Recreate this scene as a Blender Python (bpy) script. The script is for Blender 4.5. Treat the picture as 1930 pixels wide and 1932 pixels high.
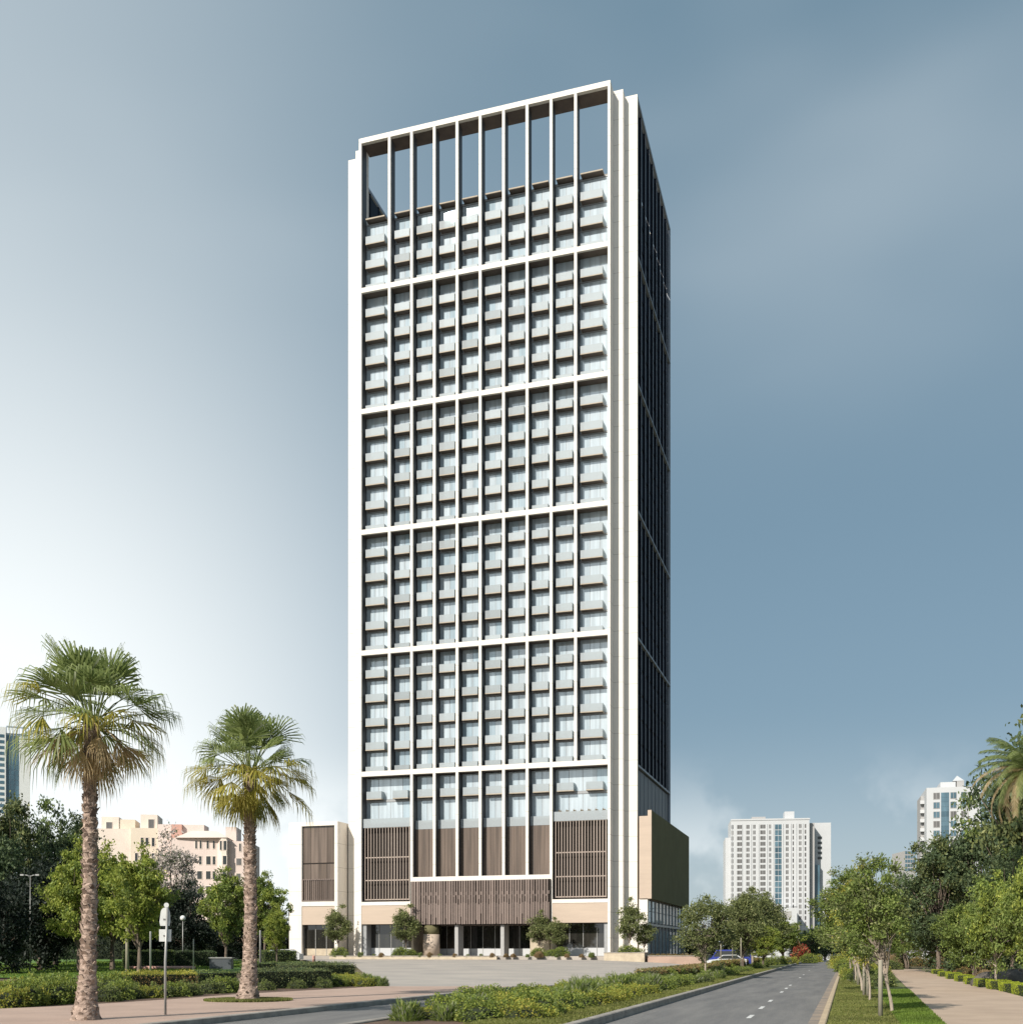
import bpy, math, random
import numpy as np
from mathutils import Vector
for o in list(bpy.data.objects): bpy.data.objects.remove(o)
S = bpy.context.scene
COL = S.collection
rnd = random.Random(7)
R = math.radians
# ------------------------------------------------------------------ camera
EYE = 2.0; FP = 2077.0; CX = 965.0; HY = 1795.0
cd = bpy.data.cameras.new('camera'); cam = bpy.data.objects.new('camera', cd); COL.objects.link(cam)
cam.location = (0, 0, EYE); cam.rotation_euler = (R(90), 0, 0)
cd.sensor_fit = 'HORIZONTAL'; cd.sensor_width = 36; cd.lens = 36*FP/1930
cd.shift_y = (HY-966)/1930; cd.clip_start = .1; cd.clip_end = 9000
S.camera = cam
# ------------------------------------------------------------------ light
SUN_AZ = 37; SUN_EL = 34
sd = Vector((-math.sin(R(SUN_AZ))*math.cos(R(SUN_EL)), -math.cos(R(SUN_AZ))*math.cos(R(SUN_EL)), math.sin(R(SUN_EL))))
sl = bpy.data.lights.new('sun', 'SUN'); sl.energy = 4.7; sl.angle = R(.5); sl.color = (1, .93, .83)
so = bpy.data.objects.new('sun', sl); COL.objects.link(so); so.rotation_euler = (-sd).to_track_quat('-Z', 'Y').to_euler()
W = bpy.data.worlds.new('World'); S.world = W; W.use_nodes = True
nt = W.node_tree; N = nt.nodes; Lk = nt.links; N.clear()
def wn(t, **k):
    n = N.new(t)
    for a, b in k.items(): setattr(n, a, b)
    return n
def lk(a, b): Lk.new(a, b)
def wmath(op, a, b=None, clamp=False):
    n = wn('ShaderNodeMath', operation=op, use_clamp=clamp)
    for i, v in enumerate((a, b)):
        if v is None: continue
        if isinstance(v, (int, float)): n.inputs[i].default_value = v
        else: lk(v, n.inputs[i])
    return n.outputs[0]
def wmap(v, a, b, c=0., d=1.):
    n = wn('ShaderNodeMapRange', interpolation_type='SMOOTHSTEP')
    lk(v, n.inputs[0])
    for i, q in zip((1, 2, 3, 4), (a, b, c, d)): n.inputs[i].default_value = q
    return n.outputs[0]
out = wn('ShaderNodeOutputWorld'); bg = wn('ShaderNodeBackground'); bg.inputs[1].default_value = .1
sky = wn('ShaderNodeTexSky', sky_type='NISHITA'); sky.sun_disc = False
sky.sun_elevation = R(SUN_EL); sky.sun_rotation = R(180+SUN_AZ); sky.air_density = 1.0; sky.dust_density = 1.5
tc = wn('ShaderNodeTexCoord'); sp = wn('ShaderNodeSeparateXYZ'); lk(tc.outputs['Generated'], sp.inputs[0])
X, Y, Z = sp.outputs
hs = wn('ShaderNodeHueSaturation'); hs.inputs['Saturation'].default_value = .72; hs.inputs['Value'].default_value = 1.0
lk(sky.outputs[0], hs.inputs['Color'])
# thin high cloud veil: denser to the west (left) and low down, streaky
mp = wn('ShaderNodeMapping'); mp.inputs['Scale'].default_value = (1.0, .6, 2.2); mp.inputs['Rotation'].default_value = (0, R(24), R(20)); lk(tc.outputs['Generated'], mp.inputs[0])
nz = wn('ShaderNodeTexNoise'); nz.inputs['Scale'].default_value = 1.7; nz.inputs['Detail'].default_value = 3; nz.inputs['Roughness'].default_value = .45; lk(mp.outputs[0], nz.inputs[0])
nz2 = wn('ShaderNodeTexNoise'); nz2.inputs['Scale'].default_value = 9; nz2.inputs['Detail'].default_value = 5; lk(tc.outputs['Generated'], nz2.inputs[0])
left = wmap(X, .10, -.42); low = wmap(Z, .64, .10); lowr = wmap(Z, .22, .0)
glow = wmath('MULTIPLY', left, wmath('ADD', wmath('MULTIPLY', low, .76), .34))
streak = wmap(nz.outputs[0], .44, .76, 0, .24)
streak = wmath('MULTIPLY', streak, wmap(Z, .34, .62))
veil = wmath('ADD', glow, streak)
veil = wmath('ADD', veil, wmath('MULTIPLY', lowr, .30))
puff = wmath('MULTIPLY', wmap(nz2.outputs[0], .50, .62), wmap(Z, .19, .05, 0, .45))
veil = wmath('ADD', veil, puff); veil = wmath('ADD', veil, .03, True)
mx = wn('ShaderNodeMix', data_type='RGBA'); lk(veil, mx.inputs[0])
# base sky: the Nishita sky greyed a little
gm = wn('ShaderNodeMix', data_type='RGBA'); gm.inputs[0].default_value = .72; lk(hs.outputs[0], gm.inputs[6]); gm.inputs[7].default_value = (1.06, 2.15, 2.95, 1)
lk(gm.outputs[2], mx.inputs[6]); mx.inputs[7].default_value = (8.3, 8.75, 8.85, 1)
lk(mx.outputs[2], bg.inputs[0]); lk(bg.outputs[0], out.inputs[0])
S.view_settings.view_transform = 'Standard'; S.view_settings.look = 'None'; S.view_settings.gamma = 1; S.view_settings.exposure = 0.26
S.render.engine = 'CYCLES'

# ------------------------------------------------------------------ materials
def mat(name, col, rough=.7, col2=None, scale=3., bump=0., bscale=None, metal=0., spec=.5, island=None, stretch=None, detail=4):
    m = bpy.data.materials.new(name); m.use_nodes = True; t = m.node_tree; n = t.nodes; b = n['Principled BSDF']
    b.inputs['Roughness'].default_value = rough; b.inputs['Metallic'].default_value = metal
    b.inputs['Specular IOR Level'].default_value = spec
    c = (*col, 1)
    co = n.new('ShaderNodeTexCoord'); src = co.outputs['Object']
    if stretch:
        mpp = n.new('ShaderNodeMapping'); mpp.inputs['Scale'].default_value = stretch; t.links.new(src, mpp.inputs[0]); src = mpp.outputs[0]
    if col2 is None: col2 = tuple(x*.86 for x in col)
    nn = n.new('ShaderNodeTexNoise'); nn.inputs['Scale'].default_value = scale; nn.inputs['Detail'].default_value = detail; nn.inputs['Roughness'].default_value = .62
    t.links.new(src, nn.inputs[0])
    mr = n.new('ShaderNodeMapRange'); mr.inputs[1].default_value = .32; mr.inputs[2].default_value = .68; t.links.new(nn.outputs[0], mr.inputs[0])
    mi = n.new('ShaderNodeMix'); mi.data_type = 'RGBA'; mi.inputs[6].default_value = c; mi.inputs[7].default_value = (*col2, 1)
    t.links.new(mr.outputs[0], mi.inputs[0]); o = mi.outputs[2]
    if island:
        g = n.new('ShaderNodeNewGeometry'); m2 = n.new('ShaderNodeMix'); m2.data_type = 'RGBA'; m2.inputs[7].default_value = (*island, 1)
        t.links.new(g.outputs['Random Per Island'], m2.inputs[0]); t.links.new(o, m2.inputs[6]); o = m2.outputs[2]
    t.links.new(o, b.inputs['Base Color'])
    if bump:
        bp = n.new('ShaderNodeBump'); bp.inputs['Strength'].default_value = bump; bp.inputs['Distance'].default_value = .05
        n2 = n.new('ShaderNodeTexNoise'); n2.inputs['Scale'].default_value = bscale or scale*6; n2.inputs['Detail'].default_value = 4
        t.links.new(src, n2.inputs[0]); t.links.new(n2.outputs[0], bp.inputs['Height']); t.links.new(bp.outputs[0], b.inputs['Normal'])
    return m
def leafmat(name, a, b_, trans=.35, c_=None, spec=.25, big=.6):
    if 'leaves' in name or 'blades' in name: a, b_, c_ = [tuple(v*q for v, q in zip(x, ((1.25,1.15,1.1) if 'blades' in name else (2.2,1.95,1.7) if 'dark' not in name else (2.3,2.1,1.9)))) if x else x for x in (a, b_, c_)]
    m = bpy.data.materials.new(name); m.use_nodes = True; t = m.node_tree; n = t.nodes; p = n['Principled BSDF']
    g = n.new('ShaderNodeNewGeometry'); cr = n.new('ShaderNodeValToRGB'); t.links.new(g.outputs['Random Per Island'], cr.inputs[0])
    cr.color_ramp.elements[0].color = (*a, 1); cr.color_ramp.elements[1].color = (*b_, 1)
    if c_: e = cr.color_ramp.elements.new(.93); e.color = (*b_, 1); cr.color_ramp.elements[2].color = (*c_, 1)
    co = n.new('ShaderNodeTexCoord'); nn = n.new('ShaderNodeTexNoise'); nn.inputs['Scale'].default_value = big; t.links.new(co.outputs['Object'], nn.inputs[0])
    mi = n.new('ShaderNodeMix'); mi.data_type = 'RGBA'; mi.blend_type = 'MULTIPLY'; mi.inputs[0].default_value = 1
    r2 = n.new('ShaderNodeMapRange'); r2.inputs[1].default_value = .3; r2.inputs[2].default_value = .7; r2.inputs[3].default_value = .7; r2.inputs[4].default_value = 1.25
    t.links.new(nn.outputs[0], r2.inputs[0]); t.links.new(cr.outputs[0], mi.inputs[6]); t.links.new(r2.outputs[0], mi.inputs[7])
    t.links.new(mi.outputs[2], p.inputs['Base Color']); p.inputs['Roughness'].default_value = .55; p.inputs['Specular IOR Level'].default_value = spec
    tr = n.new('ShaderNodeBsdfTranslucent'); t.links.new(mi.outputs[2], tr.inputs[0])
    ms = n.new('ShaderNodeMixShader'); ms.inputs[0].default_value = trans+.06
    t.links.new(p.outputs[0], ms.inputs[1]); t.links.new(tr.outputs[0], ms.inputs[2]); t.links.new(ms.outputs[0], n['Material Output'].inputs[0])
    return m
def glassy(name, a, b_, rough=.06, folds=7., spec=.6, coat=.6, thr=(.2, .8), foldamt=.35, metal=0.):
    """opaque window: curtain or dark room behind a reflecting pane; random per pane, faint vertical folds"""
    m = bpy.data.materials.new(name); m.use_nodes = True; t = m.node_tree; n = t.nodes; p = n['Principled BSDF']
    g = n.new('ShaderNodeNewGeometry'); cr = n.new('ShaderNodeMapRange'); cr.inputs[1].default_value = thr[0]; cr.inputs[2].default_value = thr[1]
    t.links.new(g.outputs['Random Per Island'], cr.inputs[0])
    mi = n.new('ShaderNodeMix'); mi.data_type = 'RGBA'; mi.inputs[6].default_value = (*a, 1); mi.inputs[7].default_value = (*b_, 1); t.links.new(cr.outputs[0], mi.inputs[0])
    co = n.new('ShaderNodeTexCoord'); mp = n.new('ShaderNodeMapping'); mp.inputs['Scale'].default_value = (folds, folds, .12); t.links.new(co.outputs['Object'], mp.inputs[0])
    nn = n.new('ShaderNodeTexNoise'); nn.inputs['Scale'].default_value = 1; nn.inputs['Detail'].default_value = 2; t.links.new(mp.outputs[0], nn.inputs[0])
    r2 = n.new('ShaderNodeMapRange'); r2.inputs[1].default_value = .35; r2.inputs[2].default_value = .65; r2.inputs[3].default_value = 1-foldamt; r2.inputs[4].default_value = 1.1; t.links.new(nn.outputs[0], r2.inputs[0])
    m2 = n.new('ShaderNodeMix'); m2.data_type = 'RGBA'; m2.blend_type = 'MULTIPLY'; m2.inputs[0].default_value = 1; t.links.new(mi.outputs[2], m2.inputs[6]); t.links.new(r2.outputs[0], m2.inputs[7])
    t.links.new(m2.outputs[2], p.inputs['Base Color']); p.inputs['Roughness'].default_value = rough; p.inputs['Specular IOR Level'].default_value = spec
    p.inputs['Coat Weight'].default_value = coat; p.inputs['Coat Roughness'].default_value = .02; p.inputs['Metallic'].default_value = metal
    return m
def seeglass(name, col, tr=.4):
    m = bpy.data.materials.new(name); m.use_nodes = True; t = m.node_tree; n = t.nodes; p = n['Principled BSDF']
    p.inputs['Roughness'].default_value = .5; p.inputs['Specular IOR Level'].default_value = .3
    g = n.new('ShaderNodeNewGeometry'); mi = n.new('ShaderNodeMix'); mi.data_type = 'RGBA'; t.links.new(g.outputs['Random Per Island'], mi.inputs[0])
    mi.inputs[6].default_value = (*[c*.78 for c in col], 1); mi.inputs[7].default_value = (*[c*1.22 for c in col], 1); t.links.new(mi.outputs[2], p.inputs['Base Color'])
    tb = n.new('ShaderNodeBsdfTransparent'); tb.inputs[0].default_value = (.85, .93, .93, 1); ms = n.new('ShaderNodeMixShader'); ms.inputs[0].default_value = tr
    t.links.new(p.outputs[0], ms.inputs[1]); t.links.new(tb.outputs[0], ms.inputs[2]); t.links.new(ms.outputs[0], n['Material Output'].inputs[0])
    return m
M = {}
M['white'] = mat('white_render', (.76, .715, .655), .75, (.66, .62, .565), .8, .05, 8, stretch=(1.6, 1.6, .10), detail=8)
def joints(m, pitch, w, dark):
    t = m.node_tree; n = t.nodes; p = n['Principled BSDF']; src = p.inputs['Base Color'].links[0].from_socket
    co = n.new('ShaderNodeTexCoord'); sx = n.new('ShaderNodeSeparateXYZ'); t.links.new(co.outputs['Object'], sx.inputs[0])
    dv = n.new('ShaderNodeMath'); dv.operation = 'DIVIDE'; dv.inputs[1].default_value = pitch; t.links.new(sx.outputs[2], dv.inputs[0])
    fr = n.new('ShaderNodeMath'); fr.operation = 'FRACT'; t.links.new(dv.outputs[0], fr.inputs[0])
    lt = n.new('ShaderNodeMath'); lt.operation = 'LESS_THAN'; lt.inputs[1].default_value = w/pitch; t.links.new(fr.outputs[0], lt.inputs[0])
    mi = n.new('ShaderNodeMix'); mi.data_type = 'RGBA'; mi.inputs[7].default_value = (*dark, 1); t.links.new(lt.outputs[0], mi.inputs[0]); t.links.new(src, mi.inputs[6]); t.links.new(mi.outputs[2], p.inputs['Base Color'])
joints(M['white'], 3.39, .05, (.40, .37, .33))
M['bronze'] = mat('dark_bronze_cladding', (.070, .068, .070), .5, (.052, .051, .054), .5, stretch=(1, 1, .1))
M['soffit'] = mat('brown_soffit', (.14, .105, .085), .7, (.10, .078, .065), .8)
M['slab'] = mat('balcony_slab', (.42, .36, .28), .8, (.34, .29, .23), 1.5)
M['rail'] = seeglass('balustrade_glass', (.38, .415, .44), .30)
M['pane'] = glassy('window_pane', (.37, .47, .53), (.53, .60, .645), rough=.012, folds=2.2, coat=0., spec=.5, thr=(0., .8), foldamt=.14, metal=.3)
M['wframe'] = mat('window_frame', (.30, .31, .32), .5)
M['roof'] = mat('roof_deck', (.3, .29, .28), .9)
M['tan'] = mat('tan_panel', (.49, .395, .315), .75, (.44, .355, .285), .6, stretch=(.3, .3, 3))
M['olive'] = mat('olive_metal_panel', (.15, .14, .075), .85, (.13, .122, .066), .5, spec=.1)
M['slat'] = mat('pale_bronze_slat', (.40, .325, .275), .6, (.34, .275, .235), 2, island=(.29, .235, .20))
M['slatdk'] = mat('brown_slat', (.165, .125, .108), .7, (.12, .092, .08), 2, island=(.22, .17, .148))
M['brownback'] = mat('brown_backing', (.022, .016, .013), .9)
M['brownglass'] = glassy('bronze_tinted_glass', (.11, .08, .06), (.16, .12, .095), .12, 3., .5, .25)
M['shopglass'] = glassy('shopfront_glass', (.016, .017, .016), (.032, .03, .026), .03, 1.5, .7, .6)
M['sidepanel'] = mat('blue_grey_panel', (.07, .08, .09), .5, (.055, .065, .075), .4, stretch=(1, 1, .1))
M['darkglass'] = glassy('side_dark_glass', (.005, .008, .014), (.014, .018, .03), .4, 1., .06, .0)
M['sidefin'] = mat('side_fin_metal', (.26, .29, .34), .5)
M['metal'] = mat('galvanised_metal', (.35, .35, .34), .45, (.27, .27, .26), 3, metal=.3)
M['signwhite'] = mat('sign_back_white', (.75, .77, .75), .5)
M['asphalt'] = mat('asphalt', (.185, .178, .17), .82, (.115, .113, .113), .9, .25, 14, detail=9, stretch=(1.3, .22, 1))
_mp = [n for n in M['asphalt'].node_tree.nodes if n.type == 'MAPPING'][0]; _mp.vector_type = 'TEXTURE'; _mp.inputs['Rotation'].default_value = (0, 0, R(-16.7)); _mp.inputs['Scale'].default_value = (.7, 6., 1)
M['paint'] = mat('road_paint', (.72, .72, .70), .7, (.45, .45, .44), 4)
M['plaza'] = mat('plaza_concrete', (.42, .375, .33), .85, (.31, .285, .26), .22, .1, 6, detail=8)
M['pinkpave'] = mat('pink_paving', (.44, .315, .25), .85, (.35, .25, .20), .5, .15, 10, detail=8)
M['pathpave'] = mat('path_paving', (.46, .35, .26), .85, (.36, .27, .20), .5, .15, 10, detail=8)
M['kerb'] = mat('kerb_concrete', (.36, .33, .29), .85, (.22, .20, .18), 2, .2, 10)
M['gutter'] = mat('sandy_gutter', (.32, .25, .19), .9, (.17, .155, .14), .9, .2, 10, detail=8)
M['kerbtan'] = mat('tan_kerb', (.50, .39, .26), .85, (.38, .30, .20), 2, .2, 10)
M['stone'] = mat('planter_stone', (.52, .45, .34), .85, (.38, .32, .24), 1.3, .2, 5)
M['grass'] = mat('lawn', (.115, .15, .04), .95, (.15, .16, .05), .8, .5, 25, detail=8)
M['lawn'] = mat('lawn_bright', (.07, .16, .022), .95, (.11, .19, .035), .5, .5, 25, detail=8)
M['earth'] = mat('dry_earth', (.17, .13, .075), .95, (.10, .105, .045), .25, .4, 8, detail=9)
M['mulch'] = mat('mulch', (.13, .075, .05), .95, (.08, .055, .038), 1.2, .6, 12, detail=8)
M['rock'] = mat('rock', (.14, .12, .10), .9, (.06, .052, .045), 2, .8, 4)
M['bark'] = mat('bark', (.20, .155, .12), .9, (.08, .06, .048), 4, .8, 20, stretch=(1, 1, .35))
M['barkpale'] = mat('pale_bark', (.42, .35, .28), .9, (.24, .20, .16), 4, .6, 20, stretch=(1, 1, .35))
M['palmbark'] = mat('palm_bark', (.50, .38, .31), .95, (.14, .10, .08), 5, 1.0, 14, stretch=(1, 1, 1.6))
M['boot'] = mat('palm_leaf_base', (.50, .40, .32), .9, (.28, .20, .15), 3, island=(.10, .07, .055))
M['post'] = mat('timber_post', (.36, .33, .26), .9, (.24, .22, .17), 3, .3, 12, stretch=(1, 1, .2))
M['leafA'] = leafmat('olive_leaves', (.040, .058, .026), (.095, .120, .05), .25, (.19, .21, .12))
M['leafB'] = leafmat('bright_leaves', (.085, .125, .025), (.17, .215, .05), .35, (.26, .29, .09))
M['leafC'] = leafmat('dark_leaves', (.022, .038, .022), (.052, .078, .038), .25, (.10, .13, .07))
M['leafD'] = leafmat('mid_leaves', (.050, .083, .022), (.11, .155, .048), .3, (.19, .23, .08))
M['leafY'] = leafmat('yellow_green_leaves', (.10, .12, .022), (.23, .235, .05), .35, (.30, .27, .08))
M['leafR'] = leafmat('brown_hedge_leaves', (.075, .06, .03), (.17, .125, .06), .25, (.13, .15, .04))
M['red'] = leafmat('red_leaves', (.14, .022, .022), (.22, .05, .04), .2)
M['blossom'] = leafmat('pale_blossom', (.42, .36, .33), (.66, .60, .56), .3)
M['leafK'] = leafmat('painted_shade_foliage', (.012, .019, .014), (.028, .04, .028), .15)  # near-black leaf colour stands in for the shade of the left background
M['topiary'] = leafmat('topiary_leaves', (.10, .15, .012), (.20, .25, .03), .3)
M['drygrass'] = leafmat('dry_grass', (.28, .19, .10), (.36, .27, .15), .3, (.20, .20, .07))
M['blade'] = leafmat('grass_blades', (.11, .145, .035), (.19, .21, .07), .35, (.26, .25, .10), big=.4)
M['bladeL'] = leafmat('lush_grass_blades', (.09, .16, .025), (.15, .23, .04), .35, big=.4)
M['bladeSprig'] = leafmat('flower_sprigs', (.5, .48, .42), (.32, .34, .2), .3)
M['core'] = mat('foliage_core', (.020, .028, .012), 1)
M['frond'] = leafmat('palm_frond', (.15, .20, .06), (.32, .38, .14), .48, (.42, .44, .30), .4)
M['frondY'] = leafmat('yellowing_frond', (.28, .28, .05), (.46, .40, .10), .45)
M['frondD'] = leafmat('dead_frond', (.42, .31, .16), (.62, .50, .31), .4)
M['hotelwhite'] = mat('hotel_render', (.50, .515, .53), .8, (.47, .485, .50), .1)
M['hotelgrey'] = mat('hotel_grey', (.38, .375, .37), .8)
M['hotelwin'] = glassy('far_window', (.07, .07, .075), (.20, .195, .19), .2, .8, .4, 0)
M['blueglass'] = glassy('blue_glass', (.06, .12, .16), (.10, .18, .23), .12, .5, .5, .2)
M['ltblue'] = mat('pale_blue_panel', (.42, .50, .58), .5)
M['beige'] = mat('beige_render', (.68, .60, .49), .85, (.62, .54, .44), .3)
M['pink'] = mat('pink_render', (.68, .57, .52), .85, (.62, .52, .475), .3)
M['cream'] = mat('cream_render', (.74, .66, .57), .85, (.66, .56, .5), .3)
M['terra'] = mat('terracotta', (.55, .32, .26), .85)
M['dkwin'] = mat('dark_window', (.035, .04, .04), .15, spec=.6)
M['carblue'] = mat('blue_paint', (.03, .05, .30), .3)
M['carwhite'] = mat('white_paint', (.6, .62, .64), .3)
M['cardark'] = mat('dark_paint', (.05, .055, .065), .3)
M['tyre'] = mat('tyre_rubber', (.02, .02, .02), .9)
M['shed'] = mat('dark_shed', (.035, .04, .045), .8)
M['teal'] = mat('teal_sheet', (.03, .14, .17), .5)
M['globe'] = mat('lamp_globe', (.8, .8, .78), .4)

# ------------------------------------------------------------------ mesh tools
class MB:
    def __init__(s): s.v = []; s.f = []; s.m = []; s.s = []
    def add(s, vs, fs, mi=0, smooth=False):
        k = len(s.v); s.v += [tuple(map(float, p)) for p in vs]
        for f in fs: s.f.append(tuple(k+i for i in f)); s.m.append(mi); s.s.append(smooth)
        return s
    def box(s, x0, x1, y0, y1, z0, z1, mi=0):
        return s.add([(x0,y0,z0),(x1,y0,z0),(x1,y1,z0),(x0,y1,z0),(x0,y0,z1),(x1,y0,z1),(x1,y1,z1),(x0,y1,z1)],
              [(0,3,2,1),(4,5,6,7),(0,1,5,4),(1,2,6,5),(2,3,7,6),(3,0,4,7)], mi)
    def prism(s, poly, z0, z1, mi=0):
        n = len(poly)
        return s.add([(x,y,z0) for x,y in poly]+[(x,y,z1) for x,y in poly],
              [tuple(range(n-1,-1,-1)), tuple(range(n,2*n))]+[(i,(i+1)%n,n+(i+1)%n,n+i) for i in range(n)], mi)
    def profile(s, poly, x0, x1, mi=0):      # poly in (y,z) extruded along x
        n = len(poly)
        return s.add([(x0,y,z) for y,z in poly]+[(x1,y,z) for y,z in poly],
              [tuple(range(n)), tuple(range(2*n-1,n-1,-1))]+[(i,n+i,n+(i+1)%n,(i+1)%n) for i in range(n)], mi)
    def tube(s, path, rad, n=8, mi=0, cap=True, smooth=True, noise=0, rs=None):
        P = [Vector(p) for p in path]; vs = []; k = len(P)
        for i, p in enumerate(P):
            d = (P[min(i+1,k-1)]-P[max(i-1,0)]).normalized()
            u = d.cross(Vector((.13,1,.07))).normalized(); w = d.cross(u)
            for j in range(n):
                a = 2*math.pi*j/n; r = rad[i]*(1+(rs.uniform(-noise,noise) if noise else 0))
                vs.append(p+u*math.cos(a)*r+w*math.sin(a)*r)
        fs = [(i*n+j, i*n+(j+1)%n, (i+1)*n+(j+1)%n, (i+1)*n+j) for i in range(k-1) for j in range(n)]
        if cap: fs += [tuple(range(n-1,-1,-1)), tuple(range((k-1)*n, k*n))]
        return s.add(vs, fs, mi, smooth)
    def mesh(s, name, mats):
        me = bpy.data.meshes.new(name); me.from_pydata(s.v, [], s.f)
        for m in (mats if isinstance(mats, (list, tuple)) else [mats]): me.materials.append(m)
        me.polygons.foreach_set('material_index', s.m); me.polygons.foreach_set('use_smooth', s.s); me.update()
        return me
    def build(s, name, mats, parent=None): return link(name, s.mesh(name, mats), parent)
def link(name, me, parent=None):
    o = bpy.data.objects.new(name, me); COL.objects.link(o)
    if parent: o.parent = parent
    return o
def tag(o, label=None, cat=None, group=None, kind=None):
    for k, v in (('label',label),('category',cat),('group',group),('kind',kind)):
        if v: o[k] = v
    return o
def thing(name, label, cat, loc=(0,0,0), rz=0, group=None, scale=None):
    o = bpy.data.objects.new(name, None); COL.objects.link(o); o.empty_display_size = .3
    o.location = loc; o.rotation_euler = (0,0,rz)
    if scale: o.scale = scale
    return tag(o, label, cat, group)
def quads(name, C, A, B, mats, mi=None):
    """rhombus leaves: centre C, half axes A, B  (numpy N,3)"""
    n = len(C); v = np.stack([C-A, C-B*1., C+A, C+B*1.], 1).reshape(-1, 3).astype(np.float32)
    me = bpy.data.meshes.new(name); me.vertices.add(4*n); me.vertices.foreach_set('co', v.ravel())
    me.loops.add(4*n); me.loops.foreach_set('vertex_index', np.arange(4*n, dtype=np.int32))
    me.polygons.add(n); me.polygons.foreach_set('loop_start', np.arange(0, 4*n, 4, dtype=np.int32))
    try: me.polygons.foreach_set('loop_total', np.full(n, 4, dtype=np.int32))
    except Exception: pass
    for m in (mats if isinstance(mats, (list, tuple)) else [mats]): me.materials.append(m)
    if mi is not None: me.polygons.foreach_set('material_index', mi.astype(np.int32))
    me.update(calc_edges=True); me.validate()
    return me
def unit(a): return a/np.maximum(np.linalg.norm(a, axis=1, keepdims=True), 1e-6)
def leafaxes(g, n, size, up=.3, out=None, flat=0):
    a = unit(g.normal(size=(n,3)) + (out*1.2 if out is not None else 0)); b = unit(np.cross(a, g.normal(size=(n,3))+np.array([0,0,flat])))
    s = size*g.uniform(.6, 1.3, (n,1)); return a*s, b*s*.5

# ------------------------------------------------------------------ ground
def sm(t): t = max(0., min(1., t)); return t*t*(3-2*t)
def gz(x, y):
    d = (.3*y-6.4)-x
    z = .78*sm((y-58)/84.)*sm((d-2)/26.)
    if y > 232: z -= 4.5*sm((y-232)/150.)
    return z
def GX(px, y): return (px-CX)/FP*y
def GY(py): return EYE*FP/(py-HY)
def grid(name, xs, ys, dz, m, kind='structure'):
    b = MB(); nx = len(xs)
    b.add([(x,y,gz(x,y)+dz) for y in ys for x in xs], [(j*nx+i,j*nx+i+1,(j+1)*nx+i+1,(j+1)*nx+i) for j in range(len(ys)-1) for i in range(nx-1)])
    return tag(b.build(name, m), kind=kind)
xs = [-4000,-1500,-700,-350,-200]+[x*2.5 for x in range(-56, 57)]+[200,350,700,1500,4000]
ys = [-60,-20]+[y*2.5 for y in range(0, 100)]+[260,275,300,340,382,450,700,1500,4000,8000]
grid('ground', xs, ys, 0, M['earth'])
def strip(name, fa, fb, y0, y1, dz, m, n=6, step=2.5, kind='structure'):
    b = MB(); ys = []; y = y0
    while y < y1: ys.append(y); y += step
    ys.append(y1); vs = []
    for y in ys:
        a, c = fa(y), fb(y)
        for i in range(n+1): x = a+(c-a)*i/n; vs.append((x, y, gz(x, y)+dz))
    b.add(vs, [(j*(n+1)+i, j*(n+1)+i+1, (j+1)*(n+1)+i+1, (j+1)*(n+1)+i) for j in range(len(ys)-1) for i in range(n)])
    return tag(b.build(name, m), kind=kind)
def interp(pts):
    ys = [p[1] for p in pts]; xs = [p[0] for p in pts]
    return lambda y: float(np.interp(y, ys, xs))
RL = lambda y: .3*y-6.4          # main road, left edge
RR = lambda y: .305*y-.68        # main road, right edge
ML = lambda y: .3*y-12.3         # median, left edge
SL = lambda y: .32*y-17.5        # side road, left kerb
PL = lambda y: .325*y+1.9        # path left
PR = lambda y: .305*y+7.1        # path right
strip('road', RL, RR, 4, 420, .05, M['asphalt'])
strip('side_road', SL, ML, 4, 122, .05, M['asphalt'])
strip('median_ground', ML, RL, 4, 230, .17, M['mulch'])
strip('median_lawn', lambda y: RL(y)-2.6, lambda y: RL(y)-.1, 4, 230, .19, M['grass'], 3)
strip('verge_ground', RR, PL, 4, 200, .13, M['grass'])
strip('path', PL, PR, 4, 112, .15, M['pathpave'])
strip('pavement', interp([(-60,4),(-30,30),(-16,34.3),(-14.2,38.3),(-12.9,41.7),(-11.6,46.7),(-7.4,55.4),(-7.0,57)]), SL, 4, 57, .17, M['pinkpave'], 10)
strip('planting_bed', lambda y: -70, interp([(-58,20),(-30,30),(-16.1,34.3),(-14.3,38.3),(-13,41.7),(-11.7,46.7),(-7.5,55.4),(-7.5,60),(-9.5,72),(-15.5,102)]), 28, 102, .12, M['mulch'], 20)
strip('lawn', lambda y: -75, interp([(-22,72),(-20,100),(-33,135)]), 72, 135, .2, M['lawn'], 20)
strip('plaza', interp([(-7.2,57.4),(-8.8,70),(-14,100),(-24,130),(-29,150)]), interp([(.5,57.4),(5,66),(20,116),(22,128),(15,150)]), 57.4, 150, .10, M['plaza'], 20)
strip('gutter', lambda y: RR(y)-.38, lambda y: RR(y)-.02, 4, 200, .056, M['gutter'], 2)
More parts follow.
